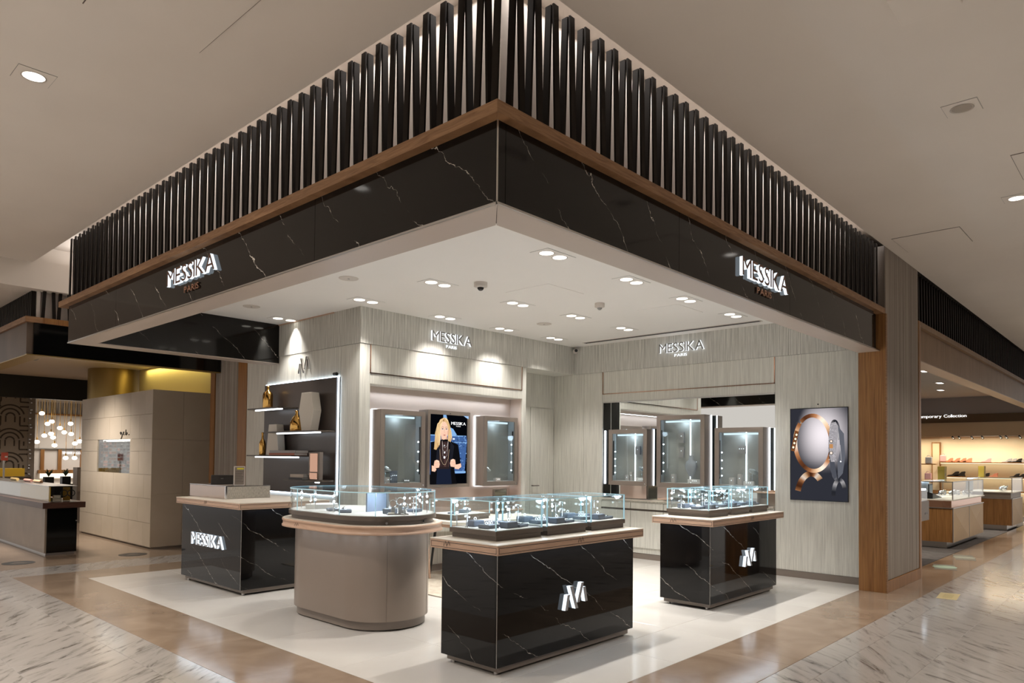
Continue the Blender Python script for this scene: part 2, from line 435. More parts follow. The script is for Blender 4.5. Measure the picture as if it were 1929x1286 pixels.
# brown stone border
tiles([2.35, 3.0], [2.15, 2.8, 4.0, 5.78, 7.84, 9.95, 10.61], M_BROWNF, 'border_tile')
tiles([3.0, 4.2, 5.46, 7.3, 9.23], [2.15, 2.8], M_BROWNF, 'border_tile')
tiles(rng(3.0, 9.0, 4), [9.95, 10.61], M_BROWNF, 'border_tile')
tiles(rng(9.23, 24.0, 10), [2.15, 2.76], M_BROWNF, 'border_tile')
tiles(rng(-3, 6.6, 6), rng(11.35, 17.35, 4), M_BROWNF, 'border_tile')
# ivory shop floor
tiles([3.0]+rng(3.95, 9.65, 6), [2.8]+rng(3.43, 9.95, 6), M_WHITEF, 'shop_tile')
boxp('carpet', (9.7, 2.76, -.012), (27, 12, .004), M_CARPET, floor)
boxp('marble_field', (-9, -9, -.014), (2.35, 10.61, -.003), M_MARBLEF, floor)
boxp('marble_field', (2.35, -9, -.014), (30, 2.15, -.003), M_MARBLEF, floor)
boxp('stone_field', (-9, 11.35, -.014), (12, 28, -.003), M_BROWNF, floor)

# ------------------------------------------------------------------ mall ceiling with its raised cove over the canopy
c = MB().box((-9, -9, 4.12), (2.62, 11.25, 4.36)).box((2.62, -9, 4.12), (30, 2.505, 4.36))
struct('ceiling', c, M_CEIL)
struct('ceiling', MB().box((2.62, 2.505, 4.35), (30, 11.35, 4.42)), M_COVE)
struct('ceiling', MB().box((-9, 11.25, 3.77), (2.0, 11.35, 4.36)).box((2.0, 11.25, 3.77), (12, 11.35, 4.36)).box((-9, 11.35, 3.77), (12, 16, 3.85)), M_CEIL)
# white backing wall behind the slats
struct('wall_canopy', MB().box((2.95, 2.85, 3.36), (3.05, 9.9, 4.35)).box((3.05, 2.85, 3.36), (9.3, 2.95, 4.35)), M_COVE)
# shop ceiling
sco = struct('ceiling', MB().box((2.88, 2.8, 3.43), (9.8, 9.43, 3.5)), M_SHOPCEIL)
boxp('access_panel', (5.87, 4.92, 3.426), (6.50, 5.55, 3.432), M_SHOPCEIL, sco)
boxp('access_panel', (7.66, 4.38, 3.426), (8.29, 4.96, 3.432), M_SHOPCEIL, sco)

# unseen dark wall added for the right face of the canopy to reflect
struct('wall_added_dark', MB().box((-9, -9.2, 0), (30, -9.0, 4.2)), M_TAUPE_D)
# ------------------------------------------------------------------ shop walls
wl = struct('wall_left', MB().box((5.25, 7.45, 0), (5.40, 10.37, 3.5)), M_WALL2)
boxp('fascia_panel', (5.235, 7.45, 2.972), (5.25, 8.02, 3.43), M_WALL, wl)
boxp('fascia_panel', (5.238, 8.022, 2.972), (5.25, 9.74, 3.43), M_WALL, wl)
boxp('ceiling_trim', (5.225, 8.03, 3.415), (5.25, 9.43, 3.43), M_BLUSHW, wl)
for (a, b) in ((7.45, 7.87), (7.87, 9.75), (9.75, 10.37)):
    boxp('wall_panel', (5.244, a+.002, 2.58 if a == 7.87 else .10), (5.25, b-.002, 2.968), M_WALL2, wl)
wb = struct('wall_back', MB().box((5.25, 7.45, 0), (5.39, 7.9, 3.5)).box((8.27, 7.45, 0), (8.36, 7.9, 3.5)).box((5.39, 7.45, 2.47), (8.27, 7.9, 3.5)).box((5.39, 7.45, 0), (8.27, 7.9, .76)).box((8.36, 7.45, 2.97), (9.6, 7.95, 3.5)), M_WALL2)
for (a, b) in ((5.236, 6.32), (6.32, 7.40), (7.40, 8.36), (8.36, 9.6)):
    boxp('fascia_panel', (a+.001, 7.436, 2.972), (b-.001, 7.45, 3.43), M_WALL, wb)
boxp('corner_panel', (5.236, 7.444, .10), (5.388, 7.45, 2.968), M_WALL2, wb)
boxp('frieze_panel', (5.405, 7.444, 2.615), (8.255, 7.45, 2.968), M_WALL2, wb)
boxp('lintel_panel', (5.392, 7.444, 2.474), (8.27, 7.45, 2.60), M_WALL2, wb)
boxp('jamb_panel', (8.272, 7.444, .10), (8.36, 7.45, 2.968), M_WALL2, wb)
for i in range(4):
    a = 5.40 + i*.7175
    boxp('cabinet_panel', (a, 7.440, .33), (a+.7135, 7.45, .745), M_WALL2, wb)
    boxp('cabinet_panel', (a, 7.440, .09), (a+.7135, 7.45, .325), M_WALL2, wb)
boxp('niche_back', (5.39, 7.69, .76), (8.27, 7.72, 2.47), M_NICHE, wb)
boxp('niche_side', (8.262, 7.46, .76), (8.272, 7.69, 2.47), M_NICHE, wb)
boxp('niche_side', (5.388, 7.46, .76), (5.398, 7.69, 2.47), M_NICHE, wb)
boxp('niche_ledge', (5.39, 7.40, .745), (8.27, 7.70, .765), M_BLUSHW, wb)
struct('trim_1', MB().box((5.39, 7.436, 2.603), (8.262, 7.452, 2.613)).box((5.39, 7.436, 2.603), (5.401, 7.452, 2.968)).box((8.252, 7.436, 2.603), (8.262, 7.452, 2.968)), M_COPPER)
# alcove with the flush door
wa = struct('wall_alcove', MB().box((8.36, 7.9, 0), (9.75, 8.0, 3.5)), M_WALL2)
boxp('over_door_panel', (8.36, 7.892, 2.412), (9.6, 7.9, 2.97), M_WALL2, wa)
boxp('side_panel', (8.36, 7.892, .1), (8.975, 7.9, 2.402), M_WALL2, wa)
d1 = thing('door_1', 'flush pale wall-papered door in the alcove corner', 'door', (9.27, 7.9, 0), room=True); d1['kind'] = 'structure'
boxp('door_leaf', (8.983, 7.888, .02), (9.575, 7.9, 2.40), M_WALL2, d1)
h = MB().tube((9.02, 7.888, 1.09), (9.02, 7.84, 1.09), .009).tube((9.01, 7.845, 1.09), (9.16, 7.845, 1.09), .008)
h.build('handle', M_TAUPE_D, d1)
wr = struct('wall_right', MB().box((9.6, 2.80, 0), (9.8, 3.99, 3.5)).box((9.6, 6.86, 0), (9.8, 8.0, 3.5)).box((9.6, 3.99, 2.48), (9.8, 6.86, 3.5)).box((9.6, 3.99, 0), (9.8, 6.86, .90)), M_WALL)
for (a, b) in ((2.80, 3.80), (3.80, 4.90), (4.90, 6.05), (6.05, 7.438)):
    boxp('fascia_panel', (9.586, a+.001, 2.972), (9.6, b-.001, 3.43), M_WALL, wr)
boxp('wall_panel', (9.594, 2.802, .09), (9.6, 3.985, 2.968), M_WALL2, wr)
boxp('wall_panel', (9.594, 6.87, .09), (9.6, 7.24, 2.968), M_WALL2, wr)
boxp('wall_panel', (9.594, 7.244, .09), (9.6, 7.885, 2.968), M_WALL2, wr)
boxp('frieze_panel', (9.594, 4.005, 2.615), (9.6, 6.845, 2.968), M_WALL2, wr)
boxp('lintel_panel', (9.594, 3.99, 2.482), (9.6, 6.86, 2.60), M_WALL2, wr)
struct('trim_2', MB().box((9.586, 3.99, 2.603), (9.602, 6.86, 2.612)).box((9.586, 3.99, 2.603), (9.602, 4.0, 2.968)).box((9.586, 6.85, 2.603), (9.602, 6.86, 2.968)), M_COPPER)
mr = thing('wall_mirror', 'wide mirror behind the three lit wall showcases', 'mirror', (9.63, 5.42, .93), room=True)
boxp('mirror_glass', (9.625, 4.0, .93), (9.632, 6.55, 2.48), M_MIRROR, mr)
boxp('side_strip', (9.62, 6.56, .93), (9.632, 6.86, 2.48), M_BLACKG, mr)
boxp('frame', (9.612, 6.70, .93), (9.634, 6.712, 2.48), M_STEEL, mr)
boxp('edge_led', (9.598, 6.80, 1.145), (9.612, 6.825, 2.01), M_LEDTUBE, mr)
boxp('top_rail', (9.600, 4.0, 2.462), (9.634, 6.86, 2.48), M_STEEL, mr)
# low cupboards under the mirror
cb = thing('wall_cupboard', 'long pale papered low cupboard under the wall mirror', 'cabinet', (9.56, 5.42, 0), room=True)
boxp('carcass', (9.575, 3.99, .09), (9.6, 6.86, .90), M_WALL2, cb)
boxp('countertop', (9.53, 3.99, .902), (9.625, 6.86, .925), M_CREAM, cb, .003)
for (a, b) in ((4.0, 4.55), (4.56, 5.12), (5.13, 5.69), (5.70, 6.28), (6.29, 6.85)):
    boxp('drawer', (9.555, a, .775), (9.578, b, .87), M_WALL2, cb, .002)
    boxp('cupboard_door', (9.555, a, .175), (9.578, b, .745), M_WALL2, cb, .002)
boxp('groove_shade', (9.572, 3.99, .745), (9.577, 6.86, .775), M_TAUPE_D, cb)  # dark strip standing in for the shade inside the groove
struct('baseboard_right', MB().box((9.58, 2.802, 0), (9.6, 7.9, .085)), M_TAUPE)
struct('baseboard_back', MB().box((5.23, 7.43, 0), (8.36, 7.45, .085)).box((5.23, 7.45, 0), (5.25, 10.3, .085)), M_TAUPE)

# ------------------------------------------------------------------ piers beside the shop front
def ribbed(name, parent, p0, du, n, pitch, z0, z1, nrm, mt):
    mb = MB(); p0 = Vector(p0); du = Vector(du); nrm = Vector(nrm)
    for i in range(n):
        a = p0 + du*(i*pitch+.004); b = p0 + du*((i+1)*pitch-.004) - nrm*.012
        q = a + nrm*.004
        lo = (min(q.x, b.x), min(q.y, b.y), z0); hi = (max(q.x, b.x), max(q.y, b.y), z1)
        mb.box(lo, hi)
    o = mb.build(name, mt, parent, .003, segs=1); o['kind'] = 'stuff'; return o
p1 = struct('wall_pier_right', MB().box((9.235, 2.512, 0), (10.72, 2.80, 4.13)).box((9.8, 2.80, 0), (10.72, 3.0, 4.13)), M_TAUPE_D)
ribbed('ribbed_cladding', p1, (9.245, 2.506, 0), (1, 0, 0), 42, .0351, .14, 4.118, (0, -1, 0), M_PIER)
boxp('skirting', (9.245, 2.488, 0), (10.72, 2.512, .135), M_OAKV, p1, .002)
boxp('oak_face', (9.205, 2.494, 0), (9.235, 2.80, 3.31), M_OAKV, p1, .002)
boxp('edge_trim', (9.205, 2.486, 0), (9.250, 2.500, 3.31), M_OAK, p1, .002)
p2 = struct('wall_pier_left', MB().box((5.26, 10.37, 0), (5.6, 11.6, 3.3)), M_TAUPE_D)
ribbed('ribbed_cladding', p2, (5.256, 11.45, 0), (0, -1, 0), 22, .0362, .1, 3.3, (-1, 0, 0), M_PIER)
boxp('oak_post', (5.235, 10.37, 0), (5.27, 10.65, 3.3), M_OAKV, p2, .002)
boxp('oak_post', (5.235, 11.45, 0), (5.27, 11.60, 3.3), M_OAKV, p2, .002)

# ------------------------------------------------------------------ the canopy
cp = thing('canopy', 'shop canopy of black veined marble with oak ledge and dark zigzag slats above', 'canopy', (2.64, 2.56, 2.87), room=True)
for (a, b) in ((2.564, 4.3), (4.302, 6.2), (6.202, 8.1), (8.102, 9.69)):
    boxp('marble_panel', (2.639, a, 2.874), (2.70, b, 3.32), M_BMARB, cp, .0015)
for (a, b) in ((2.702, 4.5), (4.502, 6.5), (6.502, 8.995)):
    boxp('marble_panel', (a, 2.564, 2.874), (b, 2.625, 3.32), M_BMARB, cp, .0015)
boxp('corner_bead', (2.6365, 2.5615, 2.874), (2.643, 2.568, 3.32), M_STEEL, cp)
boxp('shadow_gap', (8.995, 2.60, 2.88), (9.205, 2.66, 3.31), M_BLACK, cp)
MB().prism([(2.637, 2.562), (2.878, 2.803), (2.878, 9.432), (2.637, 9.692)], 2.866, 2.876).build('soffit', M_SOFFIT, cp)
MB().prism([(2.640, 2.562), (9.205, 2.562), (9.205, 2.80), (2.880, 2.80)], 2.866, 2.876).build('soffit', M_SOFFIT, cp)
MB().prism([(2.640, 9.692), (2.880, 9.432), (5.24, 9.432), (5.24, 9.692)], 2.866, 2.876).build('soffit', M_SOFFIT, cp)
boxp('inner_panel', (2.86, 2.80, 2.876), (2.88, 9.43, 3.43), M_BMARB, cp)
boxp('inner_panel', (2.88, 2.78, 2.876), (9.6, 2.80, 3.43), M_BMARB, cp)
boxp('inner_panel', (2.88, 9.43, 2.876), (5.25, 9.45, 3.43), M_BMARB, cp)
boxp('back_panel', (2.70, 9.67, 2.874), (5.25, 9.69, 3.43), M_BMARB, cp)
boxp('edge_bead', (2.632, 2.557, 2.866), (2.641, 9.692, 2.878), M_STEEL, cp)
boxp('edge_bead', (2.632, 2.555, 2.866), (9.205, 2.566, 2.878), M_STEEL, cp)
MB().prism([(2.574, 2.506), (2.96, 2.88), (2.96, 9.86), (2.574, 9.86)], 3.31, 3.378).build('oak_ledge', M_OAK, cp, .0015)
MB().prism([(2.574, 2.506), (9.29, 2.506), (9.29, 2.88), (2.96, 2.88)], 3.31, 3.378).build('oak_ledge', M_OAK, cp, .0015)
def slat_mesh(dx, dy, lean, zl, zh, w, d):
    """one square slat leaning sideways by lean (metres at the foot, either way) about its head"""
    mb = MB(); vs = []
    for z, s in ((zl, lean), (zh, 0.0)):
        for (a, b) in ((-w/2, 0), (w/2, 0), (w/2, d), (-w/2, d)):
            if dx: vs.append((a+s, b, z))
            else: vs.append((b, a+s, z))
    if not dx: fs = [(0,1,2,3),(7,6,5,4),(4,5,1,0),(5,6,2,1),(6,7,3,2),(7,4,0,3)]
    else: fs = [(3,2,1,0),(4,5,6,7),(0,1,5,4),(1,2,6,5),(2,3,7,6),(3,0,4,7)]
    return mb.add(vs, fs).mesh('slat', M_SLAT)
LEAN = .024
Sxl, Sxr = slat_mesh(1, 0, -LEAN, 0, .745, .016, .042), slat_mesh(1, 0, LEAN, 0, .745, .044, .012)
Syl, Syr = slat_mesh(0, 1, -LEAN, 0, .745, .016, .042), slat_mesh(0, 1, LEAN, 0, .745, .044, .012)
y = 2.705
i = 0
while y < 9.75:
    link_mesh('slat', Syr, cp, (2.640, y, 3.378)); link_mesh('slat', Syl, cp, (2.660, y-.014, 3.378)); y += .1515
x = 2.785
while x < 9.2:
    link_mesh('slat', Sxr, cp, (x, 2.545, 3.378)); link_mesh('slat', Sxl, cp, (x-.014, 2.565, 3.378)); x += .1495
link_mesh('slat', Syr, cp, (2.640, 2.575, 3.378))
# hidden cove strips that wash the backing wall
light('AREA', 'cove_strip', (2.86, 6.3, 4.30), 15, (1, .93, .88), shape='RECTANGLE', size=.10, size_y=7.0)
light('AREA', 'cove_strip', (3.6, 10.6, 4.14), 7, (1, .92, .86), shape='RECTANGLE', size=1.4, size_y=.9).rotation_euler = (PI, 0, 0)
l = light('AREA', 'cove_strip', (6.1, 2.76, 4.30), 13, (1, .93, .88), shape='RECTANGLE', size=6.2, size_y=.10)

# lettering on the canopy and the walls
def sign(label, p0, u, wd, hg, dp, mats, pp, pw, ph, group=None, pmats=None):
    t = thing('shop_sign', label, 'sign', p0, room=True)
    letters(t, 'MESSIKA', p0, u, wd, hg, dp, mats, .07)
    if pp: letters(t, 'PARIS', pp, u, pw, ph, .008, pmats or mats, .10, 'small_letter')
    return t
M_LSIDE = emissive('letter_glow', (.80, .91, 1.0), 1.15)
M_LSIDE2 = emissive('letter_glow_soft', (.92, .96, 1.0), .95)
M_LFACE = mat('letter_grey_face', (.20, .19, .17), .35, metal=.4)
sign('white-lit raised letters on the left face of the black canopy', (2.634, 6.72, 3.075), (0, -1, 0), .965, .150, .026, [M_BRONZE, M_LSIDE], (2.634, 6.385, 2.975), .29, .055, pmats=[M_COPPER, M_BRONZE])
sign('white-lit raised letters on the right face of the black canopy', (5.455, 2.559, 3.045), (1, 0, 0), .93, .160, .026, [M_BRONZE, M_LSIDE], (5.775, 2.559, 2.955), .29, .055, pmats=[M_COPPER, M_BRONZE])
sign('edge-lit grey letters on the fascia above the portrait screen', (6.385, 7.434, 3.145), (1, 0, 0), .75, .145, .03, [M_LFACE, M_LSIDE2], (6.66, 7.434, 3.075), .20, .042, pmats=[M_LSIDE2, M_LSIDE2])
sign('edge-lit grey letters on the fascia above the wall mirror', (9.584, 5.785, 3.175), (0, -1, 0), .75, .145, .03, [M_LFACE, M_LSIDE2], (9.584, 5.53, 3.105), .21, .042, pmats=[M_LSIDE2, M_LSIDE2])
t = thing('wall_monogram', 'slim silver monogram of slanted bars above the dark shelf panel', 'sign', (5.24, 8.75, 2.7), room=True)
monogram(t, (5.243, 8.90, 2.68), (0, -1, 0), .31, .23, .025, [M_CHROME, M_WHITE], bw=.62)
# ------------------------------------------------------------------ counters
def counter(name, label, x0, x1, y0, y1, zb, zt, ov, marks):
    t = thing(name, label, 'counter', ((x0+x1)/2, (y0+y1)/2, 0), room=True, group=None)
    ins = .045
    for (px, py) in ((x0+.07, y0+.07), (x1-.07, y0+.07), (x0+.07, y1-.07), (x1-.07, y1-.07)):
        MB().lathe([(.018, 0), (.018, .022)], 10, (px, py, 0)).build('foot', M_STEEL, t)
    boxp('plinth', (x0+ins, y0+.022, .020), (x1-ins, y1-.02, .064), M_TAUPE, t, .002)
    # four polished slabs
    th = .02
    boxp('front_slab', (x0, y0, .064), (x1, y0+th, zb), M_BMARB2, t, .0015)
    boxp('end_slab', (x0, y0+th, .064), (x0+th, y1, zb), M_BMARB2, t, .0015)
    boxp('end_slab', (x1-th, y0+th, .064), (x1, y1, zb), M_BMARB2, t, .0015)
    boxp('back_slab', (x0+th, y1-th, .064), (x1-th, y1, zb), M_BMARB2, t, .0015)
    MB().tube((x0+.001, y0+.001, .066), (x0+.001, y0+.001, zb), .002, 6).build('corner_bead', M_STEEL, t)
    a, b, c, d = x0-ov, x1+ov, y0-ov, y1+ov
    top = MB().box((a, c, zb), (b, d, zt-.008)).build('top_band', M_BLUSHW, t, .004)
    boxp('top_surface', (a-.002, c-.002, zt-.008), (b+.002, d+.002, zt), M_CREAM, t, .003)
    # routed line round the band
    g = MB(); e = .012; k = .004
    for (z0, z1) in ((zb+e, zb+e+k), (zt-.012-e, zt-.012-e+k)):
        g.box((a+e, c-.0008, z0), (b-e, c+.002, z1)); g.box((a-.0008, c+e, z0), (a+.002, d-e, z1))
    for q in (a+e, b-e-k): g.box((q, c-.0008, zb+e), (q+k, c+.002, zt-.012-e+k))
    for q in (c+e, d-e-k): g.box((a-.0008, q, zb+e), (a+.002, q+k, zt-.012-e+k))
    g.build('routed_line', M_BROWNPANEL, t)
    for (p, u) in marks:
        monogram(t, p, u, .085, .042, .0012, [M_BROWNPANEL, M_BROWNPANEL], bw=.55, joined='engraved_mark')
    # light strip under the overhanging top, washing the stone below
    l1 = light('AREA', 'under_top_strip', ((x0+x1)/2, y0-ov+.022, zb-.002), 1.0*(x1-x0), COOL, shape='RECTANGLE', size=x1-x0-.1, size_y=.012)
    l2 = light('AREA', 'under_top_strip', (x0-ov+.022, (y0+y1)/2, zb-.002), 1.0*(y1-y0), COOL, shape='RECTANGLE', size=.012, size_y=y1-y0-.1)
    return t
M_SIDEGLOW = emissive('monogram_side_glow', (.78, .89, 1.0), 1.25)
M_MFACE = mat('monogram_satin_face', (.42, .44, .48), .35, metal=.6)
cA = counter('display_counter', 'black marble display counter nearest the camera with glowing monogram and three glass cases', 3.66, 5.39, 3.515, 4.10, .866, .940, .065,
    [((3.594, 4.02, .888), (0, -1, 0)), ((4.50, 3.449, .888), (1, 0, 0))])
monogram(cA, (4.36, 3.512, .365), (1, 0, 0), .32, .20, .035, [M_MFACE, M_SIDEGLOW], name='glowing_bar')
cB = counter('display_counter', 'black marble display counter at the right near the bracelet poster', 6.80, 8.47, 3.505, 4.09, .866, .940, .065,
    [((6.734, 3.94, .888), (0, -1, 0)), ((7.62, 3.439, .888), (1, 0, 0))])
monogram(cB, (7.52, 3.502, .375), (1, 0, 0), .33, .19, .035, [M_MFACE, M_SIDEGLOW], name='glowing_bar')
cC = counter('cash_counter', 'tall black marble cash counter at the left with glowing lettering', 3.775, 4.80, 7.535, 9.08, .952, 1.026, .055,
    [((3.719, 8.36, .976), (0, -1, 0)), ((4.30, 7.479, .976), (1, 0, 0))])
letters(cC, 'MESSIKA', (3.772, 8.76, .475), (0, -1, 0), .83, .150, .024, [M_MFACE, M_SIDEGLOW], .06)
# raised till box on the cash counter
tb = thing('till_box', 'low mirrored box raised on the cash counter with a tablet till', 'box', (4.23, 8.8, 1.026), room=True)
M_SMOKE = mat('blush_mirror_panel', (.55, .46, .41), .12, metal=.6)
M_WOVEN = striated('woven_beige_panel', (.30, .27, .23), (.56, .52, .45), 160, .5, zs=30)
boxp('front_panel', (3.95, 8.31, 1.026), (3.965, 9.30, 1.178), M_SMOKE, tb, .002)
boxp('side_panel', (3.965, 8.29, 1.026), (4.52, 8.305, 1.178), M_WOVEN, tb, .002)
boxp('corner_post', (3.945, 8.285, 1.026), (3.967, 8.307, 1.181), M_CHROME, tb, .002)
boxp('lid_rim', (3.95, 8.29, 1.172), (4.52, 8.31, 1.182), M_CHROME, tb)
boxp('lid_rim', (3.95, 8.31, 1.172), (3.97, 9.30, 1.182), M_CHROME, tb)
boxp('inner_shelf', (3.965, 8.305, 1.10), (4.52, 9.30, 1.112), M_GREY, tb)
boxp('back_panel', (3.95, 9.285, 1.026), (4.52, 9.30, 1.178), M_SMOKE, tb)
ti = thing('till_tablet', 'black tablet till leaning back on the mirrored box', 'tablet', (4.12, 8.75, 1.182), rz=math.radians(-28))
MB().add([(-.13,-.02,0),(.13,-.02,0),(.13,.13,0),(-.13,.13,0),(-.13,.02,.115),(.13,.02,.115),(.13,.035,.12),(-.13,.035,.12)],
   [(3,2,1,0),(0,1,5,4),(4,5,6,7),(1,2,6,5),(2,3,7,6),(3,0,4,7)]).build('housing', mat('till_black', (.025,.022,.02), .3), ti, .006)
boxp('badge', (-.015, -.006, .070), (.015, .006, .080), M_CHROME, ti)
st = thing('card_stand', 'small framed notice with a yellow header standing on the mirrored box', 'notice', (4.13, 8.32, 1.182), rz=math.radians(-12))
boxp('frame', (-.065, -.004, 0), (.065, .006, .235), M_WPLAST, st, .002)
boxp('card', (-.055, -.0055, .012), (.055, -.004, .225), mat('notice_brown', (.22, .18, .15), .6), st)
boxp('header_bar', (-.030, -.0065, .195), (.050, -.0055, .215), mat('notice_yellow', (.72, .62, .06), .6), st)
ln = MB()
for i in range(7): ln.box((-.048, -.0065, .165-.02*i), (.045-.01*(i % 3), -.0055, .170-.02*i))
ln.build('print_lines', M_BROWNPANEL, st)

# the oval counter
ov = thing('oval_counter', 'taupe oval display counter with blush timber rim between cash counter and front counter', 'counter', (4.15, 5.85, 0), room=True)
CX, YA, YB = 4.15, 5.49, 6.20
MB().prism(stadium(CX, YA, YB, .405), .012, .09, smooth=True).build('plinth', M_TAUPE, ov)
MB().prism(stadium(CX, YA, YB, .432, 28), .088, .862, smooth=True).build('body', M_TAUPEMET, ov)
for a in (-.55, .6):
    px, py = CX+.4325*math.cos(-PI/2+a), YA+.4325*math.sin(-PI/2+a)
    MB().tube((px, py, .09), (px, py, .86), .0012, 4).build('panel_joint', M_TAUPE_D, ov)
rim = MB()
prof = [(.545, .862), (.562, .866), (.562, .880), (.552, .884), (.552, .918), (.560, .924), (.560, .938), (.552, .943)]
P0 = [stadium(CX, YA, YB, r, 28) for r, z in prof]; nn = len(P0[0])
vs = [(p[0], p[1], prof[k][1]) for k in range(len(prof)) for p in P0[k]]
rim.add(vs, [(k*nn+i, k*nn+(i+1) % nn, (k+1)*nn+(i+1) % nn, (k+1)*nn+i) for k in range(len(prof)-1) for i in range(nn)], 0, True)
rim.add([(p[0], p[1], .862) for p in P0[0]], [tuple(reversed(range(nn)))], 0)
rim.build('timber_rim', M_BLUSHW, ov)
MB().prism(stadium(CX, YA, YB, .552, 28), .936, .944, smooth=True).build('top_surface', M_CREAM, ov)
for k in range(11):
    a_ = PI*1.02+PI*.98*k/10
    light('AREA', 'under_top_strip', (CX+.515*math.cos(a_), YA+.515*math.sin(a_), .858), .075, COOL, shape='DISK', size=.10)
for k in range(4): light('AREA', 'under_top_strip', (CX-.515, YA+.16+.16*k, .858), .075, COOL, shape='DISK', size=.10)
monogram(ov, (3.5975, 6.14, .885), (0, -1, 0), .085, .034, .0012, [M_BROWNPANEL, M_BROWNPANEL], bw=.55, joined='engraved_mark')

# ------------------------------------------------------------------ glass cases
M_BASE = mat('case_base_dark', (.050, .039, .032), .28, spec=.5)
M_BASE2 = mat('case_base_taupe', (.115, .090, .072), .3, spec=.5)
def case_light(x, y, z, e):
    light('POINT', 'case_lamp', (x, y, z), e, (.62, .80, 1.0), shadow_soft_size=.03)
def led_rod(t, x, y, z0, z1, n):
    r = MB().tube((x, y, z0), (x, y, z1), .004, 6).build('light_rod', M_CHROME, t)
    for k in range(n):
        z = z1-.04-k*(z1-z0-.09)/max(1, n)
        MB().ball((x, y, z), .011, 8).build('led_spot', M_LEDSPOT, r)
def glass_case(label, x0, x1, y0, y1, zc=.940, zt=1.232, group=None, energy=1.9):
    zd = zc+.072
    t = thing('glass_case', label, 'display case', ((x0+x1)/2, (y0+y1)/2, zc), room=True, group=group)
    boxp('base_plinth', (x0+.018, y0+.012, zc), (x1-.012, y1-.012, zd-.036), M_BASE2, t, .002)
    boxp('base_tray', (x0, y0, zd-.036), (x1, y1, zd), M_BASE2, t, .003)
    boxp('deck', (x0+.012, y0+.012, zd), (x1-.012, y1-.012, zd+.004), M_DECK, t)
    g = .006
    boxp('front_pane', (x0+.004, y0+.004, zd), (x1-.004, y0+.004+g, zt-g), M_GLASS, t)
    boxp('back_pane', (x0+.004, y1-.004-g, zd), (x1-.004, y1-.004, zt-g), M_GLASS, t)
    boxp('end_pane', (x0+.004, y0+.01, zd), (x0+.004+g, y1-.01, zt-g), M_GLASS, t)
    boxp('end_pane', (x1-.004-g, y0+.01, zd), (x1-.004, y1-.01, zt-g), M_GLASS, t)
    boxp('top_pane', (x0+.004, y0+.004, zt-g), (x1-.004, y1-.004, zt), M_GLASS, t)
    e = MB()
    for (x, y) in ((x0+.004, y0+.004), (x1-.012, y0+.004), (x0+.004, y1-.012), (x1-.012, y1-.012)):
        e.box((x-.001, y-.001, zd), (x+.008, y+.008, zt-g))
    e.box((x0+.003, y0+.002, zt-g), (x1-.003, y0+.006, zt+.001)).box((x0+.003, y1-.006, zt-g), (x1-.003, y1-.002, zt+.001))
    e.box((x0+.002, y0+.006, zt-g), (x0+.006, y1-.006, zt+.001)).box((x1-.006, y0+.006, zt-g), (x1-.002, y1-.006, zt+.001))
    e.build('glass_edge', M_GEDGE, t)
    led_rod(t, x0+.035, y1-.045, zd+.004, zt-.012, 2)
    led_rod(t, x1-.035, y1-.045, zd+.004, zt-.012, 2)
    MB().lathe([(.011, 0), (.011, .004)], 12).build('lock', M_CHROME, t, loc=((x0+x1)/2, y1+.001, zd-.02)).rotation_euler = (-PI/2, 0, 0)
    case_light((x0+x1)/2, (y0+y1)/2, zt-.03, energy)
    return t, zd+.004
CASES = []
for who, xs, y0, y1 in (('front', ((3.75, 4.28), (4.33, 4.86), (4.91, 5.44-.02)), 3.62, 4.12), ('right', ((6.96, 7.44), (7.49, 7.97), (8.02, 8.47)), 3.60, 4.11)):
    for k, (a, b) in enumerate(xs):
        pos = ('left end', 'middle', 'right end')[k]
        t, z = glass_case('square glass jewellery case at the %s of the %s marble counter' % (pos, who), a, b, y0, y1, group='glass cases on the two black counters')
        CASES.append((who, pos, a, b, y0, y1, z))
# oval case
oc = thing('oval_case', 'long oval glass case on the taupe oval counter', 'display case', (4.15, 5.85, .944), room=True)
MB().prism(stadium(CX, YA, YB, .470, 28), .944, .984, smooth=True).build('base_plinth', M_BASE2, oc)
MB().prism(stadium(CX, YA, YB, .498, 28), .984, 1.022, smooth=True).build('base_tray', M_BASE2, oc)
MB().prism(stadium(CX, YA, YB, .480, 28), 1.022, 1.026, smooth=True).build('deck', M_DECK, oc)
sd = stadium(CX, YA, YB, .485, 28); si = stadium(CX, YA, YB, .479, 28); n = len(sd)
def band(a, b, name):
    mb = MB(); q = sd[a:b+1]; r = si[a:b+1]; k = len(q)
    for P, fl_ in ((q, 1), (r, -1)):
        vs = [(p[0], p[1], 1.024) for p in P]+[(p[0], p[1], 1.229) for p in P]
        fs = [(i, i+1, i+1+k, i+k) if fl_ > 0 else (i+k, i+1+k, i+1, i) for i in range(k-1)]
        mb.add(vs, fs, 0, True)
    return mb.build(name, M_GLASS, oc)
band(0, 14, 'curved_pane'); band(14, 28, 'curved_pane'); band(28, 29, 'side_pane'); band(29, 57, 'curved_pane')
sd2 = sd + sd[:1]; si2 = si + si[:1]
mb = MB(); mb.prism([sd[57], sd[0], (si[0][0], si[0][1]), (si[57][0], si[57][1])], 1.024, 1.229); mb.build('side_pane', M_GLASS, oc)
MB().prism(stadium(CX, YA, YB, .487, 28), 1.229, 1.235, smooth=True).build('top_pane', M_GLASS, oc)
e = MB(); ro = stadium(CX, YA, YB, .489, 28); ri = stadium(CX, YA, YB, .483, 28)
k = len(ro); vs = [(p[0], p[1], z) for z in (1.228, 1.2365) for R_ in (ro, ri) for p in R_]
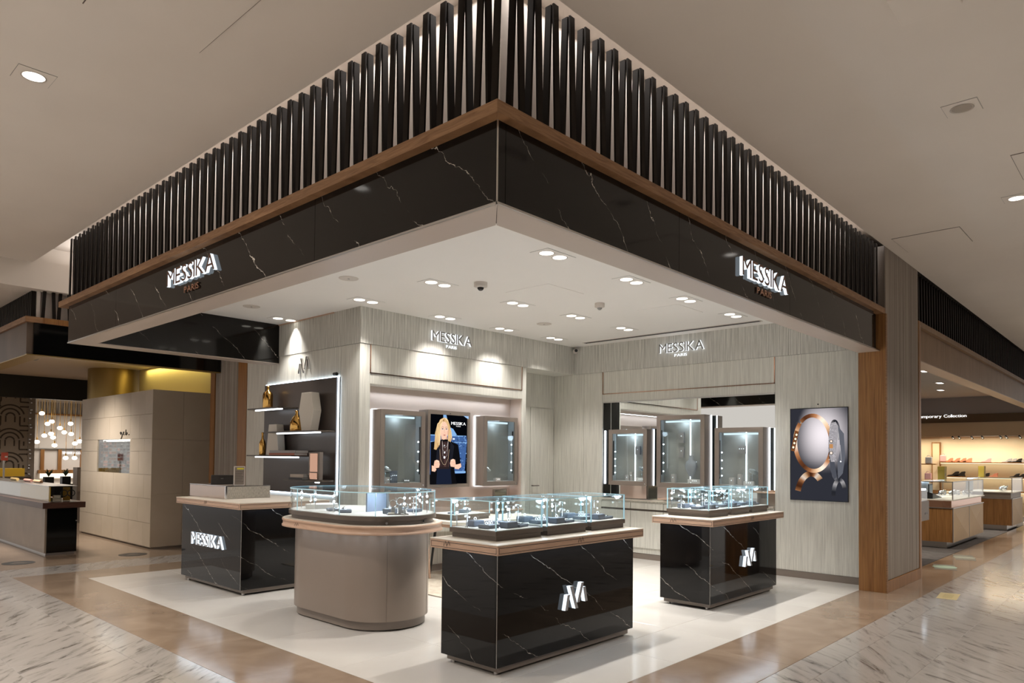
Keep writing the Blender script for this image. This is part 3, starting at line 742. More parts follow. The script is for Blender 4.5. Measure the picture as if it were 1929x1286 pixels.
e.add(vs, [(i, (i+1) % k, (i+1) % k+2*k, i+2*k) for i in range(k)] + [(2*k+i, 2*k+(i+1) % k, 3*k+(i+1) % k, 3*k+i) for i in range(k)] + [(k+i, i, (i+1) % k, k+(i+1) % k)[::-1] for i in range(k)])
for j in (0, 7, 14, 21, 28, 29, 43, 57):
    p = sd[j]; e.tube((p[0], p[1], 1.024), (p[0], p[1], 1.229), .004, 6)
e.build('glass_edge', M_GEDGE, oc)
for (an, zz) in ((-2.15, 0), (-1.35, 0)):
    px, py = CX+.474*math.cos(an), YA+.474*math.sin(an)
    o = MB().lathe([(.012, 0), (.012, .003)], 14).build('lock', M_CHROME, oc, loc=(px, py, .964)); o.rotation_euler = (0, PI/2, an)
    o = MB().box((-.02, -.0015, 0), (.02, .0015, .003)).build('lock_slot', M_BLACK, oc, loc=(CX+.4985*math.cos(an), YA+.4985*math.sin(an), .99)); o.rotation_euler = (0, 0, an+PI/2)
for (px, py) in ((3.78, 5.75), (3.80, 6.1), (4.06, 5.06), (4.40, 5.15), (4.52, 5.4), (3.86, 6.45)):
    led_rod(oc, px, py, 1.026, 1.222, 2)
case_light(4.15, 5.45, 1.20, 2.2); case_light(4.1, 6.2, 1.20, 2.2)

# ------------------------------------------------------------------ jewellery and props in the cases
def mk_pad(w_, d_, h_, mt, ring):
    t = thing('jewellery_pad', 'x', 'jewellery pad')
    MB().box((-w_/2, -d_/2, 0), (w_/2, d_/2, h_)).build('cushion', mt, t, min(.008, h_*.3))
    if ring == 1:
        MB().torus((0, 0, h_+.010), .012, .003, 'x', 14, 6).build('ring', M_DIAM, t)
    elif ring == 2:
        MB().torus((0, 0, h_+.004), .032, .004, 'z', 22, 6).build('bracelet', M_CHROME, t)
    elif ring == 3:
        mb = MB()
        for q in (-.03, 0, .03): mb.torus((q, 0, h_+.008), .010, .0026, 'x', 12, 6)
        mb.build('rings', M_DIAM, t)
    return t
def mk_stand(h_):
    t = thing('earring_stand', 'x', 'earring stand')
    MB().lathe([(.018, 0), (.018, .004), (.003, .008), (.003, h_)], 12).build('post', M_CHROME, t)
    MB().tube((-.04, 0, h_), (.04, 0, h_), .003, 6).tube((-.035, 0, h_-.06), (.035, 0, h_-.06), .003, 6).build('arms', M_CHROME, t)
    mb = MB()
    for q in (-.036, .036): mb.ball((q, 0, h_-.010), .009, 8, 0); mb.ball((q*.9, 0, h_-.070), .008, 8, 0)
    mb.build('earrings', M_DIAM, t)
    return t
PROT = {'flat': mk_pad(.15, .10, .022, M_PAD, 2), 'block': mk_pad(.12, .09, .048, M_PAD, 1), 'low': mk_pad(.13, .11, .030, M_PAD, 3), 'tile': mk_pad(.10, .10, .016, M_PADT, 1), 'stand': mk_stand(.15)}
WORDS = {'flat': 'flat slate pad with bracelet', 'block': 'thick slate block with ring', 'low': 'slate pad with three rings', 'tile': 'thin taupe pad', 'stand': 'chrome earring stand'}
NAMES = {'flat': 'jewellery pad', 'block': 'jewellery pad', 'low': 'jewellery pad', 'tile': 'jewellery pad', 'stand': 'earring stand'}
used = set()
def put(kind, x, y, z, rz, where, group):
    p = PROT[kind]
    o = p if kind not in used else copy_tree(p)
    used.add(kind)
    o.location = (x, y, z); o.rotation_euler = (0, 0, rz); o['label'] = WORDS[kind] + ' ' + where; o['category'] = NAMES[kind]; o['group'] = group
    return o
for (who, pos, a, b, y0, y1, z) in CASES:
    cx_ = (a+b)/2; W_ = b-a; s = {'left end': 0, 'middle': 1, 'right end': 2}[pos]
    g = 'jewellery stands and pads in the %s counter cases' % who
    wh = 'of the %s case on the %s counter' % (pos.replace(' end', ''), who)
    put('low', a+.13, y0+.20, z, .1-.1*s, 'at near left '+wh, g)
    put('block', cx_+.0, y0+.12, z, .05*s, 'at near edge '+wh, g)
    put('flat', b-.14, y0+.13, z, .25-.1*s, 'at near right '+wh, g)
    put('tile', cx_+.02, y0+.27, z, -.1, 'in the middle '+wh, g)
    put('block', a+.16, y1-.12, z, .0, 'at far left '+wh, g)
    put('low', b-.15, y1-.12, z, .1, 'at far right '+wh, g)
    put('stand', a+.055, y0+.36, z, 1.3, 'by left pane '+wh, g)
    put('stand', b-.06, y0+.30, z, 1.75, 'by right pane '+wh, g)
g = 'jewellery stands and pads in the oval case'
put('flat', 3.90, 5.95, 1.026, 1.2, 'left of centre in the oval case', g)
put('low', 3.86, 5.68, 1.026, 1.0, 'near the taupe folder in the oval case', g)
put('block', 4.10, 5.32, 1.026, .3, 'in front of the grey screen in the oval case', g)
put('low', 4.40, 5.33, 1.026, .5, 'right of the bracelets in the oval case', g)
put('flat', 4.50, 5.62, 1.026, .8, 'at the right end of the oval case', g)
put('stand', 4.28, 5.20, 1.026, -.5, 'right of the bracelets in the oval case', g)
put('stand', 4.46, 5.34, 1.026, -.3, 'at the right end of the oval case', g)
put('stand', 3.84, 5.85, 1.026, .9, 'left of centre in the oval case', g)
put('stand', 3.86, 6.28, 1.026, .9, 'at the left end of the oval case', g)
fo = thing('folded_card', 'taupe tent-folded card lying in the left half of the oval case', 'card holder', (3.92, 5.80, 1.026), rz=.9)
MB().add([(-.07,-.05,0),(.07,-.05,0),(.07,.0,.045),(-.07,.0,.045),(.07,.05,0),(-.07,.05,0)], [(0,1,2,3),(3,2,4,5),(1,4,2),(0,3,5),(5,4,1,0)]).build('cover', M_PADT, fo)
bx = thing('backdrop_screen', 'tall grey backdrop block standing in the middle of the oval case', 'display backdrop', (4.15, 5.62, 1.026), rz=math.radians(8))
boxp('panel', (-.10, 0, 0), (.17, .02, .178), mat('backdrop_blue_grey', (.25, .29, .37), .5), bx, .002)
boxp('wing', (.15, -.02, 0), (.17, .16, .178), mat('backdrop_grey', (.20, .195, .19), .5), bx, .002)
br = thing('bracelet_stand', 'group of silver bracelets on three grey blocks in the oval case', 'bracelet display', (4.07, 5.18, 1.026), rz=-.5)
boxp('tray', (-.09, -.04, 0), (.10, .05, .008), M_TAUPE_D, br)
for i, (q, h_) in enumerate(((-.035, .055), (.03, .075), (.065, .028))):
    b1 = boxp('block', (q-.016, -.012, .008), (q+.016, .02, .008+h_), M_GREY, br, .002)
    MB().torus((q, 0, h_+.045), .034, .0045, 'y', 24, 6, sq=1.6).build('bracelet', M_CHROME, b1)
boxp('price_tile', (-.085, -.045, .008), (-.03, -.02, .022), M_CREAM, br)
boxp('price_tile', (.03, -.046, .008), (.06, -.03, .014), M_WHITE, br)
dc = thing('white_riser', 'low curved white riser at the left end of the oval case', 'display riser', (4.0, 6.30, 1.026))
MB().prism([(.17*math.cos(a), .13*math.sin(a)) for a in [2*PI*i/24 for i in range(24)]], 0, .045, smooth=True).build('drum', M_WHITE, dc)

# ------------------------------------------------------------------ advisor desk behind the cases, with rug
rg = MB().box((5.30, 5.70, .001), (7.9, 7.35, .012)).build('rug', stone('beige_rug', (.30, .265, .21), (.42, .375, .31), .95, 9)); tag(rg, 'beige rug under the desk behind the front counter', 'rug')
dk = thing('desk', 'pale round-cornered desk with slim splayed legs behind the glass cases', 'desk', (6.85, 6.85, 0), room=True)
def rrect(x0, x1, y0, y1, r, n=6):
    p = []
    for (cx_, cy_, a0) in ((x1-r, y1-r, 0), (x0+r, y1-r, PI/2), (x0+r, y0+r, PI), (x1-r, y0+r, 1.5*PI)):
        for i in range(n+1): p.append((cx_+r*math.cos(a0+PI/2*i/n), cy_+r*math.sin(a0+PI/2*i/n)))
    return p
MB().prism(rrect(6.06, 7.80, 6.42, 7.32, .28), .705, .74, smooth=True).build('desk_top', M_CREAM, dk)
MB().prism(rrect(6.12, 7.74, 6.48, 7.26, .24), .66, .705, smooth=True).build('apron', M_BLUSHW, dk)
for (x, y, sx, sy) in ((6.26, 7.14, -.05, .05), (6.24, 6.60, -.05, -.04), (7.6, 7.14, .05, .05), (7.6, 6.6, .05, -.04)):
    MB().tube((x+sx, y+sy, .012), (x, y, .66), .012, 8, 0, .02).build('leg', M_BLACK, dk)
bl = thing('side_chair', 'slim blush wooden chair half hidden left of the desk end', 'chair', (5.70, 7.0, .012), room=True)
MB().tube((5.64, 6.98, .012), (5.72, 7.0, .44), .014, 8, 0, .02).build('leg', M_BLUSHW, bl)
MB().tube((6.00, 6.95, .012), (5.98, 6.98, .44), .014, 8, 0, .02).build('leg', M_BLUSHW, bl)
MB().tube((5.64, 7.32, .012), (5.72, 7.28, .44), .014, 8, 0, .02).build('leg', M_BLUSHW, bl)
MB().tube((6.00, 7.30, .012), (5.98, 7.27, .44), .014, 8, 0, .02).build('leg', M_BLUSHW, bl)
MB().prism(rrect(5.68, 6.02, 6.94, 7.32, .08), .44, .49).build('seat', M_PADT, bl)
gd, zd_ = glass_case('low wide glass case on the desk behind the front counter', 6.20, 6.85, 6.72, 7.22, zc=.74, zt=1.0, energy=.7)
g = 'pads in the desk case'
put('flat', 6.35, 6.90, zd_, .3, 'at the left in the desk case', g); put('block', 6.55, 6.92, zd_, .2, 'in the middle of the desk case', g); put('low', 6.70, 7.05, zd_, 0, 'at the right in the desk case', g)
mrr = thing('table_mirror', 'upright square mirror in a dark frame standing on the desk', 'mirror', (7.55, 7.22, .74), rz=.1)
boxp('frame', (-.15, -.015, .02), (.15, .015, .36), M_TAUPE_D, mrr, .004)
boxp('mirror_glass', (-.13, -.018, .04), (.13, -.0145, .34), mat('olive_mirror', (.32, .31, .25), .08, metal=.9), mrr)
boxp('foot', (-.16, -.06, 0), (.16, .06, .022), M_TAUPE_D, mrr, .004)
# ------------------------------------------------------------------ lit wall showcases
M_CASEIN = mat('showcase_lining', (.33, .335, .31), .5)
M_CASEIN2 = mat('showcase_side_lining', (.40, .43, .44), .4)
def local_box(mb, u, v, n, o, a, b):
    """box given in (along, up, out) coordinates of a wall"""
    P = lambda q: o + u*q[0] + v*q[1] + n*q[2]
    c = [(a[0],a[1],a[2]),(b[0],a[1],a[2]),(b[0],b[1],a[2]),(a[0],b[1],a[2]),(a[0],a[1],b[2]),(b[0],a[1],b[2]),(b[0],b[1],b[2]),(a[0],b[1],b[2])]
    return mb.add([P(q) for q in c], [(0,3,2,1),(4,5,6,7),(0,1,5,4),(1,2,6,5),(2,3,7,6),(3,0,4,7)])
UP = Vector((0, 0, 1))
def showcase(label, o, u, W_, H_, D_, strips, group, fr=.065):
    """framed glazed wall box; o = lower left rear corner seen from the room, u = reading direction"""
    o = Vector(o); u = Vector(u); n = u.cross(UP)
    t = thing('wall_showcase', label, 'display case', o, room=True, group=group)
    bx = lambda name, a, b, mt, bev=0: local_box(MB(), u, UP, n, o, a, b).build(name, mt, t, bev)
    q = D_-.025
    bx('back', (0, 0, 0), (W_, H_, .012), M_CASEIN)
    bx('side', (0, 0, .012), (.016, H_, q), M_TAUPEMET); bx('side', (W_-.016, 0, .012), (W_, H_, q), M_TAUPEMET)
    bx('top', (.016, H_-.016, .012), (W_-.016, H_, q), M_TAUPEMET); bx('bottom', (.016, 0, .012), (W_-.016, .016, q), M_TAUPEMET)
    bx('lining', (.0165, .017, .012), (.022, H_-.017, q), M_CASEIN2); bx('lining', (W_-.022, .017, .012), (W_-.0165, H_-.017, q), M_CASEIN2)
    f = MB()
    for a, b in (((0, 0, q), (fr, H_, D_)), ((W_-fr, 0, q), (W_, H_, D_)), ((fr, H_-fr, q), (W_-fr, H_, D_)), ((fr, 0, q), (W_-fr, fr, D_))): local_box(f, u, UP, n, o, a, b)
    f.build('door_frame', M_TAUPE, t, .0015)
    bx('pane', (fr, fr, q+.006), (W_-fr, H_-fr, q+.012), M_GLASS)
    bx('floor_pad', (.03, .016, .02), (W_-.03, fr+.002, q-.01), M_WHITE)
    bx('header_led', (fr, H_-fr-.03, .02), (W_-fr, H_-fr-.005, .04), M_LEDSOFT)
    bx('inner_led', (.12 if u.x else W_-.32, fr, .013), (.132 if u.x else W_-.308, H_-.05, .022), M_LEDTUBE)
    for s in strips:
        if s == 'L': bx('edge_led', (-.016, .0, -.008), (-.004, H_, .006), M_LEDTUBE)
        if s == 'R': bx('edge_led', (W_+.004, .0, -.008), (W_+.016, H_, .006), M_LEDTUBE)
        if s == 'T': bx('edge_led', (0, H_+.002, -.010), (W_, H_+.010, -.004), M_LEDTUBE)
        if s == 'B': bx('edge_led', (0, -.010, -.010), (W_, -.002, -.004), M_LEDTUBE)
    # black rod carrying four small spots, on the side wall facing the viewer
    xr = W_-.03 if u.x else .045
    r = local_box(MB(), u, UP, n, o, (xr-.010, H_*.17, q-.06), (xr+.004, H_*.80, q-.045)).build('spot_rail', M_BLACK, t)
    for k, zf in enumerate((.22, .34, .47, .60)):
        p = o + u*(xr-.03*(1 if u.x else -1)) + UP*(H_*zf) + n*(q-.05)
        MB().ball(p, .010, 8).build('spot_lamp', M_LEDSPOT, r)
    pk = o + u*(W_-fr*.5 if u.x else W_-fr*.5) + UP*(fr*.45) + n*D_
    k_ = MB().ball((0, 0, 0), .010, 10).build('lock', M_CHROME, t, loc=pk)
    pl_ = o + u*(W_/2) + UP*(H_-.10) + n*(D_*.5)
    light('POINT', 'showcase_lamp', pl_, .9, (.70, .85, 1.0), shadow_soft_size=.05)
    return t
M_LEDSOFT = emissive('soft_led_panel', (.70, .85, .95), .9)
g = 'lit glazed wall showcases'
showcase('lit wall showcase left of the portrait screen', (5.60, 7.675, 1.14), (1, 0, 0), .745, 1.025, .195, 'LRTB', g)
showcase('lit wall showcase right of the portrait screen', (7.48, 7.675, 1.13), (1, 0, 0), .735, 1.04, .195, 'LRTB', g)
showcase('small lit wall showcase at the left end of the mirror', (9.54, 6.565, 1.145), (0, -1, 0), .70, .865, .19, 'LR', g)
showcase('tallest lit wall showcase in the centre of the mirror', (9.54, 5.695, 1.14), (0, -1, 0), .785, 1.06, .19, 'R', g)
showcase('lit wall showcase at the right end of the mirror', (9.54, 4.755, 1.14), (0, -1, 0), .705, .86, .19, 'R', g)
l = light('AREA', 'niche_halo', (6.85, 7.60, 2.40), 3.0, (.85, .92, 1.0), shape='RECTANGLE', size=2.6, size_y=.05)
# props in the wall showcases
def bust(label, loc, s=1.0, rz=0.0):
    t = thing('necklace_bust', label, 'necklace bust', loc, rz)
    MB().lathe([(.03, 0), (.03, .006), (.006, .012), (.006, .10)], 14).build('stem', M_CHROME, t)
    pr = [(.035*s, .10), (.085*s, .20*s), (.105*s, .27*s), (.080*s, .33*s), (.040*s, .36*s), (.034*s, .43*s)]
    o = MB().lathe(pr, 20).build('bust', mat('bust_grey_blue', (.30, .33, .37), .5), t); o.scale = (1, .42, 1)
    mb = MB()
    for i in range(11):
        a = PI*i/10; mb.ball((.058*s*math.cos(a), -.047*s-.012, .33*s-.15*s*math.sin(a)), .006, 6)
    mb.build('necklace', M_DIAM, t)
    return t
def tilted_disc(label, loc, rz):
    t = thing('bracelet_cuff', label, 'bracelet holder', loc, rz)
    MB().tube((0, 0, 0), (0, 0, .17), .004, 6).build('stem', M_CHROME, t)
    MB().lathe([(.03, 0), (.03, .005)], 14).build('base', M_CHROME, t)
    o = MB().lathe([(.01, 0), (.05, .012), (.068, .034), (.06, .046), (.032, .042)], 22).build('dish', mat('pale_blue_cuff', (.40, .46, .48), .35), t); o.location = (0, 0, .16); o.rotation_euler = (.35, .35, 0)
    MB().torus((0, 0, 0), .02, .004).build('ring', M_DIAM, o).location = (0, 0, .055)
    return t
def plaque(label, loc, w_, h_, d_, u, mt=None, studs=1):
    t = thing('wall_plaque', label, 'display block', loc); u = Vector(u); n = u.cross(UP); z = Vector()
    local_box(MB(), u, UP, n, z, (-w_/2, 0, 0), (w_/2, h_, d_)).build('block', mt or M_GREY, t, .002)
    mb = MB()
    for i in range(studs): mb.ball(u*((i-(studs-1)/2)*.03) + UP*(h_*.62) + n*(d_+.004), .006, 6)
    mb.build('earrings', M_DIAM, t); return t
M_BLK = mat('pale_grey_block', (.52, .50, .48), .5)
B = -1
bust('grey necklace bust in the tallest mirror showcase', (9.46, 5.18, 1.205), .95, PI/2)
plaque('upper grey plaque in the tallest mirror showcase', (9.525, 5.36, 1.80), .075, .16, .03, (0, -1, 0))
plaque('lower grey plaque in the tallest mirror showcase', (9.525, 5.36, 1.58), .075, .16, .03, (0, -1, 0))
plaque('pale standing block at the left of the tallest mirror showcase', (9.46, 5.45, 1.205), .06, .13, .05, (0, -1, 0), M_BLK)
plaque('low white block at the right of the tallest mirror showcase', (9.50, 5.12, 1.205), .22, .06, .05, (0, -1, 0), M_WHITE, 3)
plaque('grey plaque high in the small mirror showcase', (9.525, 6.12, 1.62), .085, .13, .03, (0, -1, 0))
tilted_disc('pale cuff dish on a stem in the small mirror showcase', (9.46, 6.02, 1.21), 0)
plaque('short pale block at the left of the small mirror showcase', (9.46, 6.26, 1.21), .065, .09, .05, (0, -1, 0), M_BLK)
plaque('tall pale block in the middle of the small mirror showcase', (9.475, 6.20, 1.21), .05, .14, .04, (0, -1, 0), M_BLK)
plaque('low white block at the right of the small mirror showcase', (9.50, 6.03, 1.21), .18, .055, .05, (0, -1, 0), M_WHITE, 3)
plaque('square grey plaque in the right mirror showcase', (9.525, 4.42, 1.64), .11, .11, .03, (0, -1, 0), None, 3)
tilted_disc('pale cuff dish on a stem in the right mirror showcase', (9.46, 4.25, 1.205), .3)
plaque('tall pale block in the middle of the right mirror showcase', (9.46, 4.41, 1.205), .06, .15, .05, (0, -1, 0), M_BLK)
plaque('short pale block at the left of the right mirror showcase', (9.46, 4.53, 1.205), .075, .10, .05, (0, -1, 0), M_BLK)
plaque('low white block at the right of the right mirror showcase', (9.50, 4.30, 1.205), .15, .055, .05, (0, -1, 0), M_WHITE, 3)
tilted_disc('grey cuff dish on a stem in the showcase left of the screen', (5.74, 7.56, 1.205), 0)
plaque('dark standing block in the showcase left of the screen', (5.86, 7.56, 1.205), .10, .16, .04, (1, 0, 0), M_PAD, 3)
plaque('low white block in the showcase left of the screen', (5.78, 7.60, 1.205), .09, .075, .05, (1, 0, 0), M_WHITE)
plaque('set of clear stands at the right of the showcase left of the screen', (6.05, 7.55, 1.205), .10, .05, .05, (1, 0, 0), M_CHROME, 3)
tilted_disc('grey cuff dish on a stem in the showcase right of the screen', (7.60, 7.56, 1.195), .2)
plaque('pale tilted block in the showcase right of the screen', (7.80, 7.55, 1.195), .10, .05, .06, (1, 0, 0), M_BLK, 2)
plaque('grey plaque on the back of the showcase right of the screen', (7.60, 7.655, 1.56), .10, .14, .02, (1, 0, 0))

# ------------------------------------------------------------------ pictures: flat print made of flat coloured shapes
class Pic:
    """layers of flat coloured polygons on a wall rectangle; colours are the printed image"""
    def __init__(s, o, u, w_, h_): s.o = Vector(o); s.u = Vector(u); s.n = s.u.cross(UP); s.w = w_; s.h = h_; s.v = []; s.f = []; s.c = []; s.k = 0
    def P(s, x, y): return s.o + s.u*(x*s.w) + UP*(y*s.h) + s.n*(.0003*s.k)
    def poly(s, pts, col, cols=None):
        s.k += 1; n = len(s.v)
        s.v += [tuple(s.P(min(1, max(0, x)), min(1, max(0, y)))) for x, y in pts]; s.f.append(tuple(range(n, n+len(pts))))
        s.c += list(cols) if cols else [col]*len(pts); return s
    def rect(s, x0, y0, x1, y1, col): return s.poly([(x0,y0),(x1,y0),(x1,y1),(x0,y1)], col)
    def ell(s, x, y, rx, ry, col, a0=0, a1=360, n=26): return s.poly([(x+rx*math.cos(math.radians(a0+(a1-a0)*i/n)), y+ry*math.sin(math.radians(a0+(a1-a0)*i/n))) for i in range(n)], col)
    def strip(s, pts, w0, w1, col, col2=None):
        """ribbon along pts"""
        s.k += 1; n = len(s.v); m_ = len(pts)
        for i, (x, y) in enumerate(pts):
            a = pts[max(0, i-1)]; b = pts[min(m_-1, i+1)]; dx, dy = (b[0]-a[0])*s.w, (b[1]-a[1])*s.h; L = math.hypot(dx, dy) or 1
            wd = w0+(w1-w0)*i/(m_-1); ox, oy = -dy/L*wd/2/s.w*1, dx/L*wd/2/s.h
            for sg in (1, -1):
                s.v.append(tuple(s.P(min(1, max(0, x+ox*sg)), min(1, max(0, y+oy*sg)))))
                t = i/(m_-1); cc = col if col2 is None else (col2(t) if callable(col2) else tuple(p+(q-p)*t for p, q in zip(col, col2)))
                s.c.append(cc)
        for i in range(m_-1): s.f.append((n+2*i+1, n+2*i+3, n+2*i+2, n+2*i))
        return s
    def grid(s, nx, ny, fn):
        s.k += 1; n = len(s.v)
        for j in range(ny+1):
            for i in range(nx+1): s.v.append(tuple(s.P(i/nx, j/ny))); s.c.append(fn(i/nx, j/ny))
        for j in range(ny):
            for i in range(nx): a = n+j*(nx+1)+i; s.f.append((a, a+1, a+nx+2, a+nx+1))
        return s
    def build(s, name, mt, parent):
        me = bpy.data.meshes.new(name); me.from_pydata(s.v, [], s.f); me.materials.append(mt)
        at = me.color_attributes.new('Col', 'FLOAT_COLOR', 'POINT')
        for i, c in enumerate(s.c): at.data[i].color = (*c, 1)
        me.update(); return link_mesh(name, me, parent)
M_PIC = picture_mat('backlit_print', 1.0)
def lin(r, g_, b): return tuple((c/255/12.92 if c <= 10 else ((c/255+.055)/1.055)**2.4) for c in (r, g_, b))
scr = thing('portrait_screen', 'upright screen between two wall showcases showing a person in a black blazer', 'screen', (6.79, 7.48, 1.13), room=True)
f = MB(); o_ = Vector((6.39, 7.675, 1.13)); u_ = Vector((1, 0, 0)); n_ = u_.cross(UP)
for a, b in (((0, 0, .0), (.045, 1.07, .195)), ((.755, 0, .0), (.80, 1.07, .195)), ((.045, 1.015, 0), (.755, 1.07, .195)), ((.045, 0, 0), (.755, .045, .195))): local_box(f, u_, UP, n_, o_, a, b)
f.build('bezel', M_TAUPE, scr, .002)
boxp('screen_back', (6.43, 7.50, 1.17), (7.15, 7.67, 2.15), M_BLACK, scr)
MB().ball((6.80, 7.479, 2.165), .008, 8).build('sensor', M_BLACK, scr)
boxp('edge_led', (6.366, 7.66, 1.15), (6.382, 7.675, 2.17), M_LEDTUBE, scr)
boxp('edge_led', (7.20, 7.66, 1.15), (7.216, 7.675, 2.17), M_LEDTUBE, scr)
pc = Pic((6.435, 7.499, 1.175), (1, 0, 0), .71, .97)
rnd = random.Random(3)
pc.rect(0, 0, 1, 1, lin(4, 5, 8))
blue, blue2, blue3 = lin(58, 88, 138), lin(120, 160, 205), lin(28, 44, 78)
pc.poly([(.35, 1), (.43, 1), (.50, .84), (.60, .75), (.72, .70), (.38, .66)], blue2)
pc.poly([(.0, .70), (.98, .71), (1, .63), (.94, .15), (.0, .14)], blue)
pc.poly([(.55, .82), (.62, .80), (.72, .715), (.50, .71)], blue2)
pc.rect(.0, .695, .97, .708, blue2); pc.rect(0, .60, 1, .612, blue2); pc.rect(.55, .155, .97, .185, blue2)
for i in range(90):
    x, y = rnd.uniform(.45, .98), rnd.uniform(.17, .70); r_ = rnd.uniform(.006, .022)
    pc.ell(x, y, r_, r_*.6, rnd.choice((blue2, blue3, blue3, lin(88, 120, 170))), n=7)
pc.ell(.60, .655, .030, .012, lin(225, 235, 250), n=10)
pc.poly([(.86, 1), (1, 1), (1, .955), (.93, .975)], lin(150, 180, 215))
blk, blk2 = lin(12, 12, 15), lin(26, 27, 34)
# blazer and trousers
pc.poly([(.0, .60), (.13, .615), (.42, .645), (.56, .61), (.72, .575), (.77, .40), (.80, .27), (.74, .22), (.62, .23), (.66, .10), (.70, 0), (.0, 0)], blk)
pc.poly([(.15, 0), (.17, .22), (.52, .22), (.56, 0)], lin(22, 28, 44))
pc.poly([(.24, .63), (.45, .63), (.50, .22), (.17, .22), (.18, .42)], lin(40, 30, 30))
for i in range(26):
    x = rnd.uniform(.21, .46); pc.strip([(x, .60), (x+rnd.uniform(-.02, .02), .25)], .002, .002, lin(86, 62, 58))
pc.poly([(.50, .62), (.60, .55), (.53, .22), (.47, .22)], blk2); pc.poly([(.24, .63), (.15, .55), (.12, .25), (.18, .24)], blk2)
# neck, hair, face
pc.poly([(.245, .62), (.43, .62), (.41, .70), (.27, .70)], lin(190, 148, 124)); pc.poly([(.24, .615), (.44, .62), (.43, .645), (.25, .64)], blk)
hair, hair2, hair3 = lin(196, 158, 108), lin(226, 196, 150), lin(140, 98, 60)
pc.poly([(.31, .955), (.22, .925), (.15, .84), (.11, .74), (.10, .62), (.07, .50), (.13, .49), (.20, .56), (.24, .66), (.22, .80), (.30, .90), (.40, .86), (.43, .74), (.43, .63), (.50, .605), (.54, .68), (.52, .76), (.47, .84), (.43, .92), (.37, .955)], hair)
pc.ell(.325, .775, .108, .125, lin(224, 184, 160)); pc.poly([(.235, .73), (.255, .665), (.315, .635), (.37, .65), (.41, .71), (.42, .76)], lin(222, 180, 156))
pc.poly([(.31, .955), (.21, .91), (.17, .78), (.16, .62), (.21, .55), (.235, .66), (.225, .78), (.27, .87), (.33, .93)], hair2)
pc.poly([(.32, .955), (.42, .90), (.46, .78), (.47, .66), (.51, .62), (.535, .69), (.51, .78), (.46, .87), (.40, .945)], hair2)
pc.poly([(.315, .955), (.29, .93), (.30, .89), (.335, .93)], hair3)
for i in range(34):
    sg = rnd.random() < .55
    x0 = .31+rnd.uniform(-.02, .02)
    xe = rnd.uniform(.08, .22) if sg else rnd.uniform(.44, .53)
    pc.strip([(x0, .945), ((x0+xe)/2+(-.05 if sg else .05), .86), (xe, .72), (xe+rnd.uniform(-.02, .02), rnd.uniform(.52, .60) if sg else .63)], .004, .003, rnd.choice((hair, hair2, hair3, lin(210, 178, 128))))
dk_ = lin(70, 50, 44)
for ex in (.272, .372):
    pc.ell(ex, .79, .026, .0085, lin(236, 226, 220), n=12); pc.ell(ex, .79, .011, .0085, lin(48, 56, 66), n=10)
    pc.strip([(ex-.030, .792), (ex, .800), (ex+.030, .792)], .006, .005, dk_); pc.strip([(ex-.032, .814), (ex, .822), (ex+.032, .815)], .007, .005, lin(140, 106, 82))
pc.strip([(.318, .79), (.310, .748), (.335, .742)], .006, .005, lin(196, 150, 128))
pc.poly([(.285, .706), (.318, .713), (.355, .706), (.32, .692)], lin(186, 112, 106)); pc.strip([(.285, .706), (.32, .7035), (.355, .706)], .003, .003, lin(120, 66, 62))
pc.poly([(.40, .70), (.43, .74), (.43, .80), (.40, .76)], lin(196, 150, 126))
# jewellery, hands
for d_, w_ in ((.05, .003), (.11, .003), (.19, .003)):
    pc.strip([(.26, .625), (.28, .60-d_), (.33, .57-d_), (.39, .60-d_), (.42, .625)], w_, w_, lin(190, 180, 176))
pc.strip([(.20, .50), (.22, .36), (.29, .285), (.35, .28), (.42, .37), (.45, .50)], .004, .004, lin(190, 170, 140))
for (x, y, r_) in ((.32, .555, .014), (.325, .455, .020), (.322, .385, .026)): pc.ell(x, y, r_, r_*.75, lin(214, 214, 218), n=14)
skin, skin2 = lin(226, 182, 158), lin(196, 146, 122)
def fist(x, y, s):
    pc.poly([(x-.07*s, y+.02), (x-.055*s, y+.062), (x+.0*s, y+.075), (x+.06*s, y+.060), (x+.078*s, y+.01), (x+.06*s, y-.035), (x-.03*s, y-.045), (x-.075*s, y-.015)], skin)
    for k in range(4): pc.strip([(x-.065*s, y+.048-.026*k), (x+.02*s, y+.050-.026*k)], .004, .003, skin2)
    pc.poly([(x-.02*s, y+.072), (x+.05*s, y+.060), (x+.055*s, y+.036), (x-.01*s, y+.045)], lin(236, 196, 172)); pc.strip([(x-.012*s, y+.045), (x+.055*s, y+.036)], .003, .003, skin2)
pc.poly([(.0, .27), (.06, .26), (.12, .21), (.08, .18), (.0, .19)], skin); fist(.125, .275, 1)
pc.poly([(.57, .28), (.66, .285), (.76, .30), (.775, .25), (.70, .215), (.60, .22)], skin); fist(.545, .29, -1)
pc.build('screen_picture', M_PIC, scr)
M_WTXT = emissive('white_print', (1, 1, 1), .95)
letters(scr, 'MESSIKA', (6.435+.71*.55, 7.487, 1.175+.97*.862), (1, 0, 0), .71*.395, .043, .0012, [M_WTXT, M_WTXT], .07, joined='screen_lettering')
letters(scr, 'PARIS', (6.435+.71*.685, 7.487, 1.175+.97*.835), (1, 0, 0), .71*.12, .014, .0012, [M_WTXT, M_WTXT], .10, joined='screen_small_lettering')
